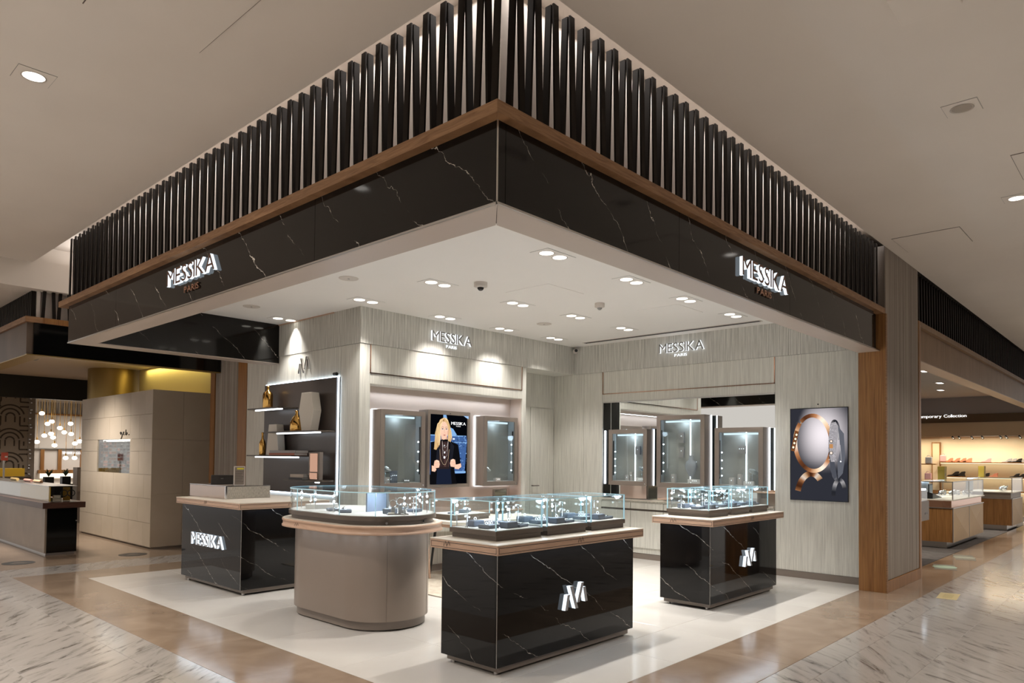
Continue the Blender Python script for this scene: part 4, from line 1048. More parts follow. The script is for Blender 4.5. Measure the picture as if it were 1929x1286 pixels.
# bracelet poster on the right wall
ps = thing('bracelet_poster', 'backlit poster of a gold and a diamond bracelet beside the oak pier', 'poster', (9.594, 3.405, 1.03), room=True)
boxp('frame', (9.580, 3.035, 1.028), (9.594, 3.777, 2.246), M_BLACK, ps, .002)
pc = Pic((9.5795, 3.768, 1.036), (0, -1, 0), .725, 1.20)
def bgf(x, y):
    d_ = math.hypot((x-.58)*1.0, (y-.72)*1.25); a = max(0, 1-d_/.62); a = a*a*(3-2*a)
    c0, c1 = lin(22, 26, 36), lin(226, 218, 222); k = a*(1 if y > .45 else max(0, (y-.18)/.27))
    tl = max(0, .35-x)*max(0, y-.5)*1.2
    return tuple(p+(q-p)*min(1, max(.02, k-tl)) for p, q in zip(c0, c1))
pc.grid(22, 34, bgf)
def ring(x, y, rx, ry, tilt, a0, a1, w_, fn, n=48):
    t_ = math.radians(tilt); pts = []
    for i in range(n+1):
        a = math.radians(a0+(a1-a0)*i/n); px, py = rx*math.cos(a), ry*math.sin(a)
        pts.append((x+px*math.cos(t_)-py*math.sin(t_), y+px*math.sin(t_)+py*math.cos(t_)))
    pc.strip(pts, w_, w_, (0, 0, 0), fn)
gold = [lin(70, 40, 24), lin(150, 98, 62), lin(226, 188, 150), lin(250, 232, 214), lin(176, 120, 80), lin(96, 56, 34)]
def gcol(ph, rep):
    def fn(t_):
        v = ((t_*rep+ph) % 1)*5.999; i = int(v); q = v-i; a, b = gold[i], gold[(i+1) % 6]
        return tuple(p+(q_-p)*q for p, q_ in zip(a, b))
    return fn
def dim(fn, k): return lambda t_: tuple(c*k for c in fn(t_))
grey = [lin(60, 60, 66), lin(150, 148, 150), lin(214, 210, 212), lin(120, 120, 126), lin(48, 50, 58)]
def scol(ph, rep):
    def fn(t_):
        v = ((t_*rep+ph) % 1)*4.999; i = int(v); q = v-i; a, b = grey[i], grey[(i+1) % 5]
        return tuple(p+(q_-p)*q for p, q_ in zip(a, b))
    return fn
# reflections on the table first, then the rings
ring(.36, .02, .24, .27, -14, 62, 176, .075, dim(gcol(.2, 2), .62)); ring(.86, .05, .10, .18, 0, 30, 178, .05, dim(scol(0, 2), .45))
ring(.42, .625, .325, .295, -20, -200, 160, .020, dim(gcol(.35, 3), .45))
ring(.405, .622, .325, .300, -20, -205, 150, .052, gcol(.1, 3))
ring(.80, .545, .085, .31, 4, 20, 330, .050, dim(scol(.3, 3), .55))
pc.poly([(.72, .42), (.79, .42), (.82, .60), (.845, .80), (.80, .85), (.715, .835), (.68, .66), (.69, .50)], lin(150, 146, 150))
for i in range(150):
    x, y = rnd.uniform(.69, .82), rnd.uniform(.43, .83); pc.ell(x, y, .005, .003, rnd.choice((lin(206, 202, 206), lin(108, 106, 112))), n=6)
pc.poly([(.72, .42), (.80, .42), (.84, .26), (.79, .23), (.73, .33)], lin(70, 72, 80))
pc.poly([(.86, .80), (.96, .72), (.98, .48), (.94, .30), (.86, .24), (.85, .40), (.90, .55), (.88, .70)], lin(88, 90, 98))
pc.strip([(.895, .60), (.915, .44)], .004, .004, lin(190, 186, 188))
pc.ell(.905, .425, .014, .009, lin(235, 235, 240), n=10)
for (x, y, r_) in ((.745, .64, .030), (.745, .585, .026), (.745, .515, .034)):
    pc.ell(x, y, r_, r_*.62, lin(40, 34, 34), n=16); pc.ell(x, y, r_*.68, r_*.44, lin(226, 210, 196), n=14)
pc.poly([(.715, .61), (.775, .61), (.775, .565), (.715, .565)], lin(176, 126, 78))
# stone slider on the gold ring
pc.poly([(.03, .54), (.10, .53), (.175, .75), (.105, .765)], lin(112, 68, 38))
for k in range(4): pc.ell(.075+.020*k, .575+.046*k, .028, .018, lin(40, 26, 18), n=14); pc.ell(.075+.020*k, .577+.046*k, .020, .013, lin(246, 226, 200), n=12)
pc.build('poster_print', picture_mat('poster_print', .95), ps)
MB().ball((9.592, 3.415, 2.292), .010, 8).build('sensor', M_BLACK, ps)

# ------------------------------------------------------------------ shelf wall
sp = thing('shelf_panel', 'dark brown panel with cool light along its top and right edges', 'wall panel', (5.22, 8.8, 1.045), room=True)
boxp('panel', (5.205, 7.905, 1.046), (5.225, 9.755, 2.570), M_BROWNPANEL, sp, .001)
boxp('top_led', (5.222, 7.90, 2.573), (5.236, 9.755, 2.581), M_LEDW, sp)
boxp('side_led', (5.220, 7.884, 1.05), (5.236, 7.898, 2.586), M_LEDW, sp)
boxp('backsplash', (5.228, 7.905, .93), (5.244, 9.72, 1.044), M_WHITE, sp)
boxp('backsplash_led', (5.206, 7.95, 1.036), (5.222, 9.70, 1.044), M_LEDW, sp)
bc = thing('back_cupboard', 'low pale cupboard under the dark shelf panel behind the cash counter', 'cabinet', (5.05, 8.7, 0), room=True)
boxp('carcass', (4.86, 7.90, .06), (5.24, 9.70, .90), M_WALL2, bc); boxp('top', (4.83, 7.88, .90), (5.244, 9.72, .93), M_CREAM, bc, .002)
boxp('plinth', (4.90, 7.92, 0), (5.23, 9.68, .06), M_TAUPE, bc)
def wall_shelf(label, ya, yb, z, yl0, yl1, dep=.27, taper=.0):
    t = thing('wall_shelf', label, 'shelf', (5.205, (ya+yb)/2, z), room=True, group='angled shelves on the dark panel')
    MB().prism([(5.204, yb), (5.204-dep, yb), (5.204-dep, ya+taper), (5.204, ya)], z-.018, z).build('board', M_TAUPE_D, t, .002)
    MB().tube((5.204-dep+.075, yl0, z-.027), (5.204-dep+.075, yl1, z-.027), .009, 8).build('light_tube', M_LEDTUBE, t)
    return t
wall_shelf('topmost dark shelf, holding the tall gold bottle', 8.82, 9.74, 2.215, 8.90, 9.64, taper=.08)
wall_shelf('second dark shelf from the top, holding the ivory vase', 7.92, 9.20, 1.878, 7.95, 9.03)
wall_shelf('third dark shelf from the top, holding the trapezoid vase', 8.42, 9.74, 1.556, 8.46, 9.62, taper=.1)
wall_shelf('lowest dark shelf, holding the copper frame', 7.92, 8.72, 1.240, 7.96, 8.05)
def gold_bottle(label, loc, prof, sx=1.0):
    t = thing('gold_bottle', label, 'bottle', loc)
    o = MB().lathe(prof, 24).build('body', M_GOLD, t); o.scale = (sx, 1, 1)
    top = prof[-1]
    o = MB().lathe([(top[0]*1.25, top[1]-.014), (top[0]*1.25, top[1]+.004), (top[0]*.9, top[1]+.006)], 16).build('lip', M_GOLD, t); return t
gold_bottle('tall gold bottle on the topmost dark shelf', (5.08, 9.43, 2.215), [(.078, 0), (.082, .01), (.082, .19), (.070, .225), (.026, .255), (.020, .30), (.018, .315)], .8)
gold_bottle('squat gold bottle with a pointed shoulder on the second dark shelf', (5.07, 8.63, 1.878), [(.098, 0), (.103, .008), (.103, .115), (.066, .185), (.024, .222), (.019, .265), (.019, .275)], .8)
gold_bottle('slim gold bottle on the third dark shelf', (5.05, 9.50, 1.556), [(.048, 0), (.050, .006), (.050, .16), (.040, .195), (.018, .225), (.014, .315)], .9)
def facet_vase(label, loc, prof, d_, rz=0):
    t = thing('ivory_vase', label, 'vase', loc, rz)
    L = [(-w_, z) for w_, z in prof] + [(w_, z) for w_, z in reversed(prof)]
    n = len(L); vs = [(-d_/2, y, z) for y, z in L]+[(d_/2, y, z) for y, z in L]
    mb = MB().add(vs, [tuple(range(n)), tuple(range(2*n-1, n-1, -1))] + [((i+1) % n, i, i+n, (i+1) % n+n) for i in range(n)])
    mb.build('body', M_VASE, t, .006); boxp('mouth', (-d_*.3, -prof[-1][0]*.7, prof[-1][1]-.001), (d_*.3, prof[-1][0]*.7, prof[-1][1]+.0015), M_BROWNPANEL, t); return t
facet_vase('tall six-sided ivory vase on the second dark shelf', (5.09, 8.335, 1.878), [(.105, 0), (.178, .265), (.118, .505)], .12)
facet_vase('ivory trapezoid vase standing behind the second shelf end', (5.10, 9.22, 1.556), [(.175, 0), (.105, .43)], .11)
def book(label, loc, sx, sy, h_, cov, rz=0, group=None):
    t = thing('book', label, 'book', loc, rz, group)
    boxp('pages', (-sx/2+.004, -sy/2+.004, .003), (sx/2-.003, sy/2-.004, h_-.003), M_WHITE, t)
    mb = MB().box((-sx/2, -sy/2, 0), (sx/2, sy/2, .003)).box((-sx/2, -sy/2, h_-.003), (sx/2, sy/2, h_)).box((-sx/2, -sy/2, .003), (-sx/2+.004, sy/2, h_-.003))
    mb.build('cover', cov, t); return t
M_BK = [mat('book_rust', (.40, .13, .075), .5), mat('book_grey', (.36, .35, .36), .5), mat('book_beige', (.52, .45, .39), .5), mat('book_black', (.03, .028, .03), .4)]
book('rust-spined book at the bottom of the pile on the third shelf', (5.05, 8.80, 1.556), .20, .66, .030, M_BK[0])
book('grey book on top of the rust one on the third shelf', (5.06, 8.80, 1.586), .20, .64, .036, M_BK[1], .03)
book('black book under the beige one on the lowest shelf', (5.05, 8.44, 1.240), .20, .32, .026, M_BK[3])
book('beige book on top of the black one on the lowest shelf', (5.06, 8.43, 1.266), .19, .30, .042, M_BK[2], .06)
cf = thing('copper_frame', 'upright copper mirror panel in a brown frame on the lowest shelf', 'framed panel', (5.05, 8.10, 1.240), room=True)
boxp('frame', (5.02, 7.975, 1.240), (5.07, 8.235, 1.60), M_TAUPE, cf, .003)
boxp('copper_panel', (5.014, 8.015, 1.345), (5.022, 8.195, 1.585), M_COPPER, cf, .002); boxp('copper_panel', (5.010, 8.015, 1.250), (5.022, 8.195, 1.335), M_COPPER, cf, .002)
sl = thing('wall_spotlight', 'small black spotlight at the upper right corner of the dark panel', 'spotlight', (5.19, 7.93, 2.60), room=True)
MB().tube((5.235, 7.93, 2.615), (5.20, 7.93, 2.615), .012, 10).build('mount', M_BLACK, sl); MB().tube((5.21, 7.97, 2.612), (5.19, 7.88, 2.606), .022, 12).build('head', M_BLACK, sl)

# ------------------------------------------------------------------ ceiling lights, detectors
def twin(label, x, y, e=104, aim=None):
    t = thing('twin_downlight', label, 'ceiling light', (x, y, 3.43), group='twin recessed ceiling lights of the shop')
    MB().box((-.20, -.105, -.003), (.20, .105, .004)).build('frame', M_SHOPCEIL, t)
    MB().box((-.205, -.110, -.001), (.205, .110, .003)).build('shadow_gap', M_GREY, t)
    for sx in (-.095, .095):
        h_ = MB().lathe([(.072, -.0035), (.076, -.006), (.066, -.005)], 20, (sx, 0, 0), capb=False, capt=False).build('lamp_ring', M_WPLAST, t)
        MB().lathe([(.066, -.0052), (.001, -.0054)], 20, (sx, 0, 0), capt=False).build('lens', M_LAMP, h_)
        s = light('SPOT', 'shop_spot', (x+sx, y, 3.41), e, NEUT, spot_size=math.radians(84), spot_blend=.55, shadow_soft_size=.05)
        s.rotation_euler = (0, 0, 0)
    return t
for (x, y, lb) in ((5.07, 4.195, 'over the front of the shop, nearest the canopy corner'), (6.35, 4.18, 'next to the canopy edge, second along the right side'), (7.52, 4.19, 'next to the canopy edge, third along the right side'),
      (8.72, 4.18, 'at the far right end of the slot diffuser'), (5.10, 5.835, 'left of the dome camera'), (6.42, 5.865, 'below the ceiling hatch near the dome camera'), (7.49, 5.80, 'right of centre between the two ceiling hatches'),
      (8.64, 5.80, 'near the slot diffuser, above the wall mirror'), (5.10, 7.145, 'above the outer corner of the shelf wall'), (6.41, 7.18, 'above the letters over the portrait screen'), (7.56, 7.17, 'to the right of the letters over the portrait screen'),
      (8.65, 7.115, 'in the far corner above the alcove'), (5.06, 8.98, 'against the shelf wall above the monogram')):
    twin('white twin downlight ' + lb, x, y, 42 if (y > 7.0 or x > 8.6) else 104)
df = thing('slot_diffuser', 'long dark slot air diffuser in the shop ceiling along the right wall', 'air vent', (9.29, 5.55, 3.43), room=True)
boxp('flange', (9.24, 4.05, 3.424), (9.34, 7.02, 3.43), M_WPLAST, df); boxp('slot', (9.26, 4.07, 3.420), (9.28, 7.0, 3.4245), M_BLACK, df); boxp('slot', (9.30, 4.07, 3.420), (9.32, 7.0, 3.4245), M_BLACK, df)
def detector(name, label, cat, x, y, r_, dark):
    t = thing(name, label, cat, (x, y, 3.43))
    MB().lathe([(r_*.62, -.055), (r_, -.045), (r_, 0)], 22).build('body', M_WPLAST, t)
    MB().ball((0, 0, -.052), r_*.52, 14).build('dome', M_BLACKG if dark else M_GREY, t)
detector('dome_camera', 'white dome camera with a dark lens in the middle of the shop ceiling', 'camera', 5.37, 5.45, .072, True)
detector('smoke_detector', 'white smoke detector near the centre of the shop ceiling', 'smoke detector', 7.03, 5.08, .06, False)
for (x, y, lb) in ((4.35, 8.53, 'at the left near the shelf wall'), (4.33, 6.38, 'at the left of the dome camera'), (7.61, 6.45, 'between the twin lights towards the back')):
    t = thing('ceiling_speaker', 'flat round ceiling speaker ' + lb, 'speaker', (x, y, 3.43))
    MB().lathe([(.10, -.006), (.105, -.003), (.105, 0)], 26).build('grille', M_WPLAST, t); MB().lathe([(.012, -.009), (.012, -.006)], 10).build('badge', M_GREY, t)
t = thing('corner_camera', 'small white camera in the upper corner between the two papered walls', 'camera', (9.50, 7.36, 3.36), room=True)
MB().tube((9.57, 7.42, 3.36), (9.47, 7.32, 3.355), .040, 16).build('body', M_WPLAST, t); MB().tube((9.475, 7.325, 3.355), (9.462, 7.312, 3.354), .026, 14).build('lens', M_BLACKG, t); MB().tube((9.57, 7.42, 3.39), (9.57, 7.42, 3.43), .012, 8).build('bracket', M_WPLAST, t)
# mall ceiling fixtures
def mall_dl(label, x, y, on, rz=0):
    t = thing('mall_downlight', label, 'ceiling light', (x, y, 4.12), rz)
    MB().box((-.11, -.11, -.004), (.11, .11, .002)).build('plate', M_CEIL, t); MB().box((-.113, -.113, -.002), (.113, .113, .001)).build('gap', M_GREY, t)
    MB().lathe([(.068, -.005), (.076, -.008), (.070, -.002)], 24, capb=False, capt=False).build('ring', M_WPLAST, t)
    MB().lathe([(.066, -.0055), (.001, -.006)], 24, capt=False).build('lens', on, t)
mall_dl('lit round mall downlight at the left of the slatted canopy', 1.30, 5.68, M_LAMPM)
mall_dl('unlit faceted mall downlight right of the canopy', 5.96, 1.10, M_STEEL)
mall_dl('lit mall downlight at the far right edge', 8.36, 1.09, M_LAMPM)
def hatch(label, x0, y0, x1, y1):
    t = thing('ceiling_hatch', label, 'access hatch', ((x0+x1)/2, (y0+y1)/2, 4.12), room=True)
    boxp('gap', (x0-.005, y0-.005, 4.117), (x1+.005, y1+.005, 4.12), M_TAUPE_D, t); boxp('panel', (x0, y0, 4.114), (x1, y1, 4.12), M_CEIL, t)
hatch('large flush ceiling hatch at the upper left', 1.27, 3.55, 1.93, 4.54)
hatch('flush ceiling hatch right of the canopy end', 8.98, 1.69, 9.67, 2.36)
hatch('flush ceiling hatch at the right edge near the lit downlight', 7.16, .30, 7.85, .97)
t = thing('ceiling_box', 'beige box fixed to the mall ceiling at the upper right', 'speaker', (4.33, 1.0, 4.12), room=True)
boxp('body', (4.18, .82, 4.055), (4.485, 1.125, 4.12), M_CEIL, t, .006)
g_ = MB()
for i in range(8): g_.box((4.21, 1.00-.02*i, 4.0535), (4.222, 1.008-.02*i, 4.0555))
g_.build('vent_slots', M_TAUPE_D, t)
# ------------------------------------------------------------------ neighbouring shop on the left
M_TAN = stone('tan_stone_cladding', (.52, .445, .345), (.58, .50, .40), .45, 1.4)
M_BRZ = stone('bronze_panel', (.26, .21, .165), (.33, .27, .215), .35, 1.6)
M_GOLDCOL = mat('satin_gold_column', (.36, .25, .09), .38, metal=.75)
M_LCEIL = plaster('cream_shop_ceiling', (.58, .50, .42), .02)
nb = thing('canopy', 'dark neighbouring shop canopy with ledge and slats at the far left', 'canopy', (2.6, 11.3, 2.87), room=True)
M_FACE = stone('umber_fascia', (.10, .068, .046), (.15, .105, .075), .5, 1.6)
boxp('face_panel', (2.586, 11.30, 2.88), (2.66, 14.6, 3.31), M_FACE, nb); boxp('face_panel', (2.586, 14.61, 2.88), (2.66, 18, 3.31), M_FACE, nb)
boxp('front_panel', (2.66, 11.26, 2.88), (5.24, 11.30, 3.31), M_BLACKG, nb)
boxp('ledge', (2.55, 11.22, 3.31), (2.75, 18, 3.385), M_OAK, nb, .002); boxp('ledge', (2.75, 11.22, 3.31), (5.3, 11.45, 3.385), M_OAKV, nb, .002)
boxp('brass_edge', (2.58, 11.25, 2.868), (5.24, 11.36, 2.882), M_GOLDCOL, nb)
boxp('soffit', (2.586, 11.36, 2.868), (2.80, 18, 2.882), M_GOLDCOL, nb)
Ny, Nx = slat_mesh(0, 1, .02, 0, .62, .05, .05), slat_mesh(1, 0, .022, 0, .50, .036, .04); Nx2 = slat_mesh(1, 0, -.022, 0, .50, .036, .04)
y = 11.45
while y < 14.5: link_mesh('slat', Ny, nb, (2.66, y, 3.384)); y += .085
x = 2.80; i = 0
while x < 5.2: link_mesh('slat', Nx if i % 2 else Nx2, nb, (x, 11.33, 3.384)); x += .095; i += 1
struct('wall_canopy', MB().box((2.78, 11.46, 3.38), (5.3, 11.5, 3.90)).box((2.72, 11.4, 3.38), (2.76, 18, 3.9)), M_COVE)
lc = struct('ceiling', MB().box((2.7, 11.5, 3.30), (9, 26, 3.36)), M_LCEIL)
for (x, y) in ((5.1, 12.9), (5.2, 13.6), (4.6, 12.7), (5.3, 14.3)): boxp('air_slot', (x, y, 3.293), (x+.35, y+.06, 3.301), M_TAUPE_D, lc)
for (x, y, lb) in ((3.55, 12.4, 'nearest the canopy corner'), (3.55, 14.9, 'further back')):
    t = thing('ceiling_camera', 'small clear dome under the left shop ceiling, ' + lb, 'camera', (x, y, 3.30)); MB().ball((0, 0, -.03), .07, 14).build('dome', M_GREY, t); MB().lathe([(.08, -.03), (.08, 0)], 18).build('base', M_WPLAST, t)
t = thing('smoke_detector', 'small brown detector on the ceiling of the left shop', 'smoke detector', (4.4, 13.9, 3.30)); MB().lathe([(.05, -.05), (.09, -.02), (.09, 0)], 18).build('body', M_GREY, t)
boxo = MB().box((2.0, 19.0, 2.80), (9, 19.2, 3.32)); struct('trim_3', boxo, M_BLACK)
gc = thing('gold_column', 'round satin gold column rising behind the tan display block', 'column', (5.33, 16.3, 0)); MB().lathe([(.50, 0), (.50, 3.3)], 40, capb=False).build('shaft', M_GOLDCOL, gc)
# tan block with the eyewear window
tbk = thing('tan_display_block', 'tan stone-clad display block with a small lit eyewear window', 'display wall', (4.62, 12.3, 0), room=True)
boxp('core', (4.625, 12.325, .03), (5.62, 13.265, 2.61), M_TAN, tbk)
boxp('core', (4.76, 13.265, .03), (5.62, 15.86, 2.61), M_TAN, tbk)
boxp('core', (4.625, 13.265, .03), (4.76, 15.86, 1.205), M_TAN, tbk); boxp('core', (4.625, 13.265, 1.825), (4.76, 15.86, 2.61), M_TAN, tbk); boxp('core', (4.625, 14.94, 1.205), (4.76, 15.86, 1.825), M_TAN, tbk)
rows = [.03, .42, .82, 1.215, 1.60, 1.815, 2.22, 2.62]
WY0, WY1, WZ0, WZ1 = 13.27, 14.93, 1.215, 1.815
for r in range(len(rows)-1):
    z0, z1 = rows[r], rows[r+1]; yy = 12.303 + (.0 if r % 2 else .0); ed = [12.303, 12.86, 13.27, 13.70, 14.30, 14.93, 15.40, 15.86] if r % 2 else [12.303, 12.62, 13.27, 14.05, 14.60, 14.93, 15.86]
    for a, b in zip(ed, ed[1:]):
        if z0 >= WZ0-.01 and z1 <= WZ1+.01 and a >= WY0-.01 and b <= WY1+.01: continue
        boxp('stone_panel', (4.600, a+.002, z0+.002), (4.625, b-.002, z1-.002), M_TAN, tbk)
for (a, b) in ((4.602, 5.10), (5.104, 5.62)):
    for r in (0, 2, 4): boxp('stone_panel', (a, 12.30, (.03, .9, 1.8)[r//2]), (b, 12.325, (.896, 1.796, 2.62)[r//2]), M_TAN, tbk)
boxp('plinth', (4.63, 12.33, 0), (5.62, 15.8, .03), M_STEEL, tbk)
boxp('window_back', (4.74, WY0, WZ0), (4.75, WY1, WZ1), M_WHITE, tbk)
wl_ = MB()
wl_.box((4.625, WY1-.012, WZ0), (4.745, WY1, WZ1)).box((4.625, WY0, WZ0), (4.745, WY0+.006, WZ1)).box((4.625, WY0, WZ0-.004), (4.745, WY1, WZ0+.006)); wl_.build('window_reveal', M_BROWNPANEL, tbk)
boxp('window_light', (4.70, WY0+.02, WZ1-.012), (4.738, WY1-.02, WZ1-.004), emissive('window_lamp', (1, .96, .88), 3.0), tbk)
light('AREA', 'window_lamp', (4.69, 14.1, 1.80), 2.2, (1, .95, .88), shape='RECTANGLE', size=.08, size_y=1.5)
sh = MB()
for i in range(10): sh.box((4.66, WY0+.03, WZ0+.045+.057*i), (4.738, WY1-.04, WZ0+.049+.057*i))
for q in (13.62, 14.08, 14.50, 14.80): sh.box((4.66, q, WZ0), (4.668, q+.006, WZ1))
sh.build('window_shelves', M_CHROME, tbk)
mats_ = [M_BLACK, mat('tortoise', (.22, .09, .03), .3), mat('rose_frame', (.55, .26, .20), .4), M_GREY]
gls = MB()
def specs(mb, y, z, mi):
    mb.torus((4.664, y-.030, z), .020, .0045, 'x', 12, 5, mi); mb.torus((4.664, y+.030, z), .020, .0045, 'x', 12, 5, mi); mb.box((4.660, y-.012, z+.006), (4.668, y+.012, z+.010), mi)
    mb.box((4.664, y-.052, z+.008), (4.735, y-.049, z+.012), mi); mb.box((4.664, y+.049, z+.008), (4.735, y+.052, z+.012), mi)
rnd2 = random.Random(11); sm = [None]*4
for i in range(4):
    mb = MB(); specs(mb, 0, 0, 0); sm[i] = mb.mesh('eyewear', mats_[i])
row_ = {}
for i in range(9):
    for q in (13.40, 13.53, 13.72, 13.86, 13.99, 14.18, 14.30, 14.42, 14.62, 14.72, 14.87):
        if rnd2.random() < .22: continue
        k_ = rnd2.randrange(4)
        o = link_mesh('eyewear', sm[k_], None, (0, q, WZ0+.072+.057*i))
        row_.setdefault(i, []).append((o, k_))
ORD = ['first', 'second', 'third', 'fourth', 'fifth', 'sixth', 'seventh', 'eighth', 'ninth', 'tenth', 'eleventh', 'twelfth']
for i, L_ in row_.items():
    for r_, (o, k_) in enumerate(reversed(L_)):
        tag(o, '%s glasses, %s from the left on the %s shelf of the tan block window' % (('black', 'tortoise', 'rose', 'grey')[k_], ORD[r_], ORD[8-i]), 'glasses', 'glasses in the tan block window')
tag(boxp('display_card', (4.645, 14.18-.5, 1.37), (4.655, 13.60, 1.44), M_BLACKG), 'small black card in the right part of the eyewear window', 'sign')
wn = boxp('window_pane', (4.612, WY0, WZ0), (4.618, WY1, WZ1), M_GLASS, tbk)
sg_ = thing('script_sign', 'small dark handwritten mark above the eyewear window', 'sign', (4.598, 13.5, 1.85), room=True)
def stroke(parent, pts, w_, name):
    mb = MB()
    for a, b in zip(pts, pts[1:]): mb.tube((4.594, 13.76-a[0]*.48, 1.83+a[1]*.12), (4.594, 13.76-b[0]*.48, 1.83+b[1]*.12), w_, 6)
    mb.build(name, M_BLACK, parent)
stroke(sg_, [(.02, .75), (.10, .95), (.10, .55), (.18, .9), (.26, .55), (.20, .1), (.12, -.05)], .006, 'letter')
stroke(sg_, [(.32, .85), (.42, .95), (.34, .55), (.46, .55)], .006, 'letter')
stroke(sg_, [(.62, 1.25), (.58, .5), (.72, .6), (.74, .8), (.62, .8)], .006, 'letter')
stroke(sg_, [(.90, .5), (.93, .54)], .008, 'full_stop')
# wall above the block, its soft yellow light put into the colour too
gw = struct('wall_glow', MB().box((5.63, 12.3, 2.55), (5.7, 15.8, 3.3)), mat('yellow_lit_wall', (.55, .45, .22), .6))
light('AREA', 'cove_strip', (5.56, 13.9, 3.27), 9, (1, .84, .32), shape='RECTANGLE', size=.06, size_y=3.0)
struct('wall_behind_pier', MB().box((5.7, 11.5, 0), (9.5, 11.6, 3.4)), M_BRZ)
# eyewear counter in front
ec = thing('eyewear_counter', 'bronze and black glass-topped counter at the far left with yellow panels', 'display case', (3.3, 13.5, 0), room=True)
boxp('bronze_front', (3.19, 12.62, .03), (3.215, 17.5, .71), M_BRZ, ec); boxp('black_end', (3.215, 12.60, .03), (3.62, 12.62, .71), M_BLACKG, ec)
boxp('core', (3.215, 12.62, .03), (3.62, 17.5, .71), M_BLACK, ec); boxp('plinth', (3.21, 12.63, 0), (3.60, 17.4, .03), M_STEEL, ec)
boxp('timber_band', (3.14, 12.55, .71), (3.72, 17.6, .80), wood('dark_counter_timber', (.045, .018, .012), (.10, .045, .03), 'h', .3), ec, .003)
boxp('front_pane', (3.24, 12.66, .80), (3.246, 17.5, 1.04), M_GLASS, ec); boxp('end_pane', (3.246, 12.66, .80), (3.62, 12.666, 1.04), M_GLASS, ec)
boxp('top_pane', (3.235, 12.655, 1.04), (3.63, 17.5, 1.048), M_STEEL, ec)
boxp('yellow_back', (3.27, 12.70, .805), (3.28, 14.4, 1.03), mat('amber_panel', (.62, .36, .02), .35), ec); boxp('cream_back', (3.27, 14.41, .805), (3.28, 17.4, 1.03), M_CREAM, ec)
boxp('amber_side', (3.50, 12.9, .805), (3.60, 12.91, 1.02), mat('amber_side_panel', (.45, .24, .02), .3), ec)
boxp('inner_box', (3.32, 12.74, .805), (3.44, 12.86, .86), M_TAN, ec); boxp('inner_box', (3.33, 12.72, .861), (3.42, 12.80, .90), M_TAN, ec)
MB().torus((3.47, 12.74, .93), .05, .007, 'y', 18, 6).torus((3.57, 12.74, .93), .05, .007, 'y', 18, 6).build('display_glasses', M_BLACK, ec)
boxp('handle', (3.60, 12.592, .50), (3.625, 12.60, .515), M_STEEL, ec)
for (q, cl) in ((13.9, (.75, .45, .25)), (14.5, (.70, .35, .28)), (15.4, (.72, .50, .2))):
    o = MB().tube((3.45, q, 1.075), (3.45, q+.42, 1.075), .026, 10).build('glasses_case', mat('glasses_case', cl, .5)); tag(o, {13.9: 'coral glasses case nearest the end of the left eyewear counter', 14.5: 'pink glasses case in the middle of the left eyewear counter', 15.4: 'orange glasses case far along the left eyewear counter'}[q], 'glasses case')
o = boxp('amber_tray', (3.1, 18.2, 1.05), (4.2, 18.5, 1.22), mat('amber_tray', (.66, .40, .03), .4)); tag(o, 'amber display tray in front of the patterned screen', 'tray')
o = boxp('tray_table', (3.0, 18.1, 0), (4.3, 18.6, 1.05), M_TAUPE_D); tag(o, 'dark display table carrying the amber tray', 'table')
# patterned screen wall far behind
sw = thing('patterned_screen', 'tall brown screen wall carved with looping lines at the far left', 'screen wall', (4.4, 20, 0), room=True)
M_SCR = mat('screen_brown', (.30, .24, .18), .5); M_CUT = mat('screen_cut', (.055, .035, .02), .6)
boxp('panel', (3.4, 20.0, .9), (4.66, 20.08, 2.95), M_SCR, sw); boxp('base', (3.4, 20.02, 0), (4.66, 20.08, .9), M_TAUPE_D, sw)
def arc(mb, cx_, cz_, r, a0, a1, w_=.016, n=10):
    pts = [(cx_+r*math.cos(math.radians(a0+(a1-a0)*i/n)), cz_+r*math.sin(math.radians(a0+(a1-a0)*i/n))) for i in range(n+1)]
    for p, q in zip(pts, pts[1:]):
        d_ = Vector((q[0]-p[0], q[1]-p[1])).normalized()*w_; o_ = Vector((-d_.y, d_.x))
        mb.add([(p[0]-o_.x, 19.994, p[1]-o_.y), (q[0]-o_.x, 19.994, q[1]-o_.y), (q[0]+o_.x, 19.994, q[1]+o_.y), (p[0]+o_.x, 19.994, p[1]+o_.y), (p[0]-o_.x, 20.001, p[1]-o_.y), (q[0]-o_.x, 20.001, q[1]-o_.y), (q[0]+o_.x, 20.001, q[1]+o_.y), (p[0]+o_.x, 20.001, p[1]+o_.y)], [(0,1,2,3),(4,7,6,5),(0,4,5,1),(2,6,7,3)])
mb = MB()
def bar(x0, z0, x1, z1, w_=.015): mb.box((min(x0, x1)-w_, 19.994, min(z0, z1)-w_), (max(x0, x1)+w_, 20.001, max(z0, z1)+w_))
for k, zc in enumerate((1.30, 1.86, 2.42, 2.98)):
    for xc in (3.62, 4.30):
        for r in (.09, .19, .28): arc(mb, xc, zc-.02, r, 15, 165)
        for s in (-1, 1):
            bar(xc+s*.09, zc-.02, xc+s*.09, zc-.13); bar(xc+s*.19, zc-.02, xc+s*.19, zc-.20); bar(xc+s*.28, zc-.05, xc+s*.28, zc-.12)
        for s in (-1, 1): arc(mb, xc+s*.34, zc-.28, .055, 90 if s < 0 else -90, 270 if s < 0 else 90); bar(xc+s*.20, zc-.225, xc+s*.34, zc-.225); bar(xc+s*.20, zc-.335, xc+s*.34, zc-.335); arc(mb, xc+s*.34, zc-.28, .13, 100 if s < 0 else -80, 260 if s < 0 else 80)
mb.build('carved_lines', M_CUT, sw)['kind'] = 'stuff'
fr_ = MB(); 
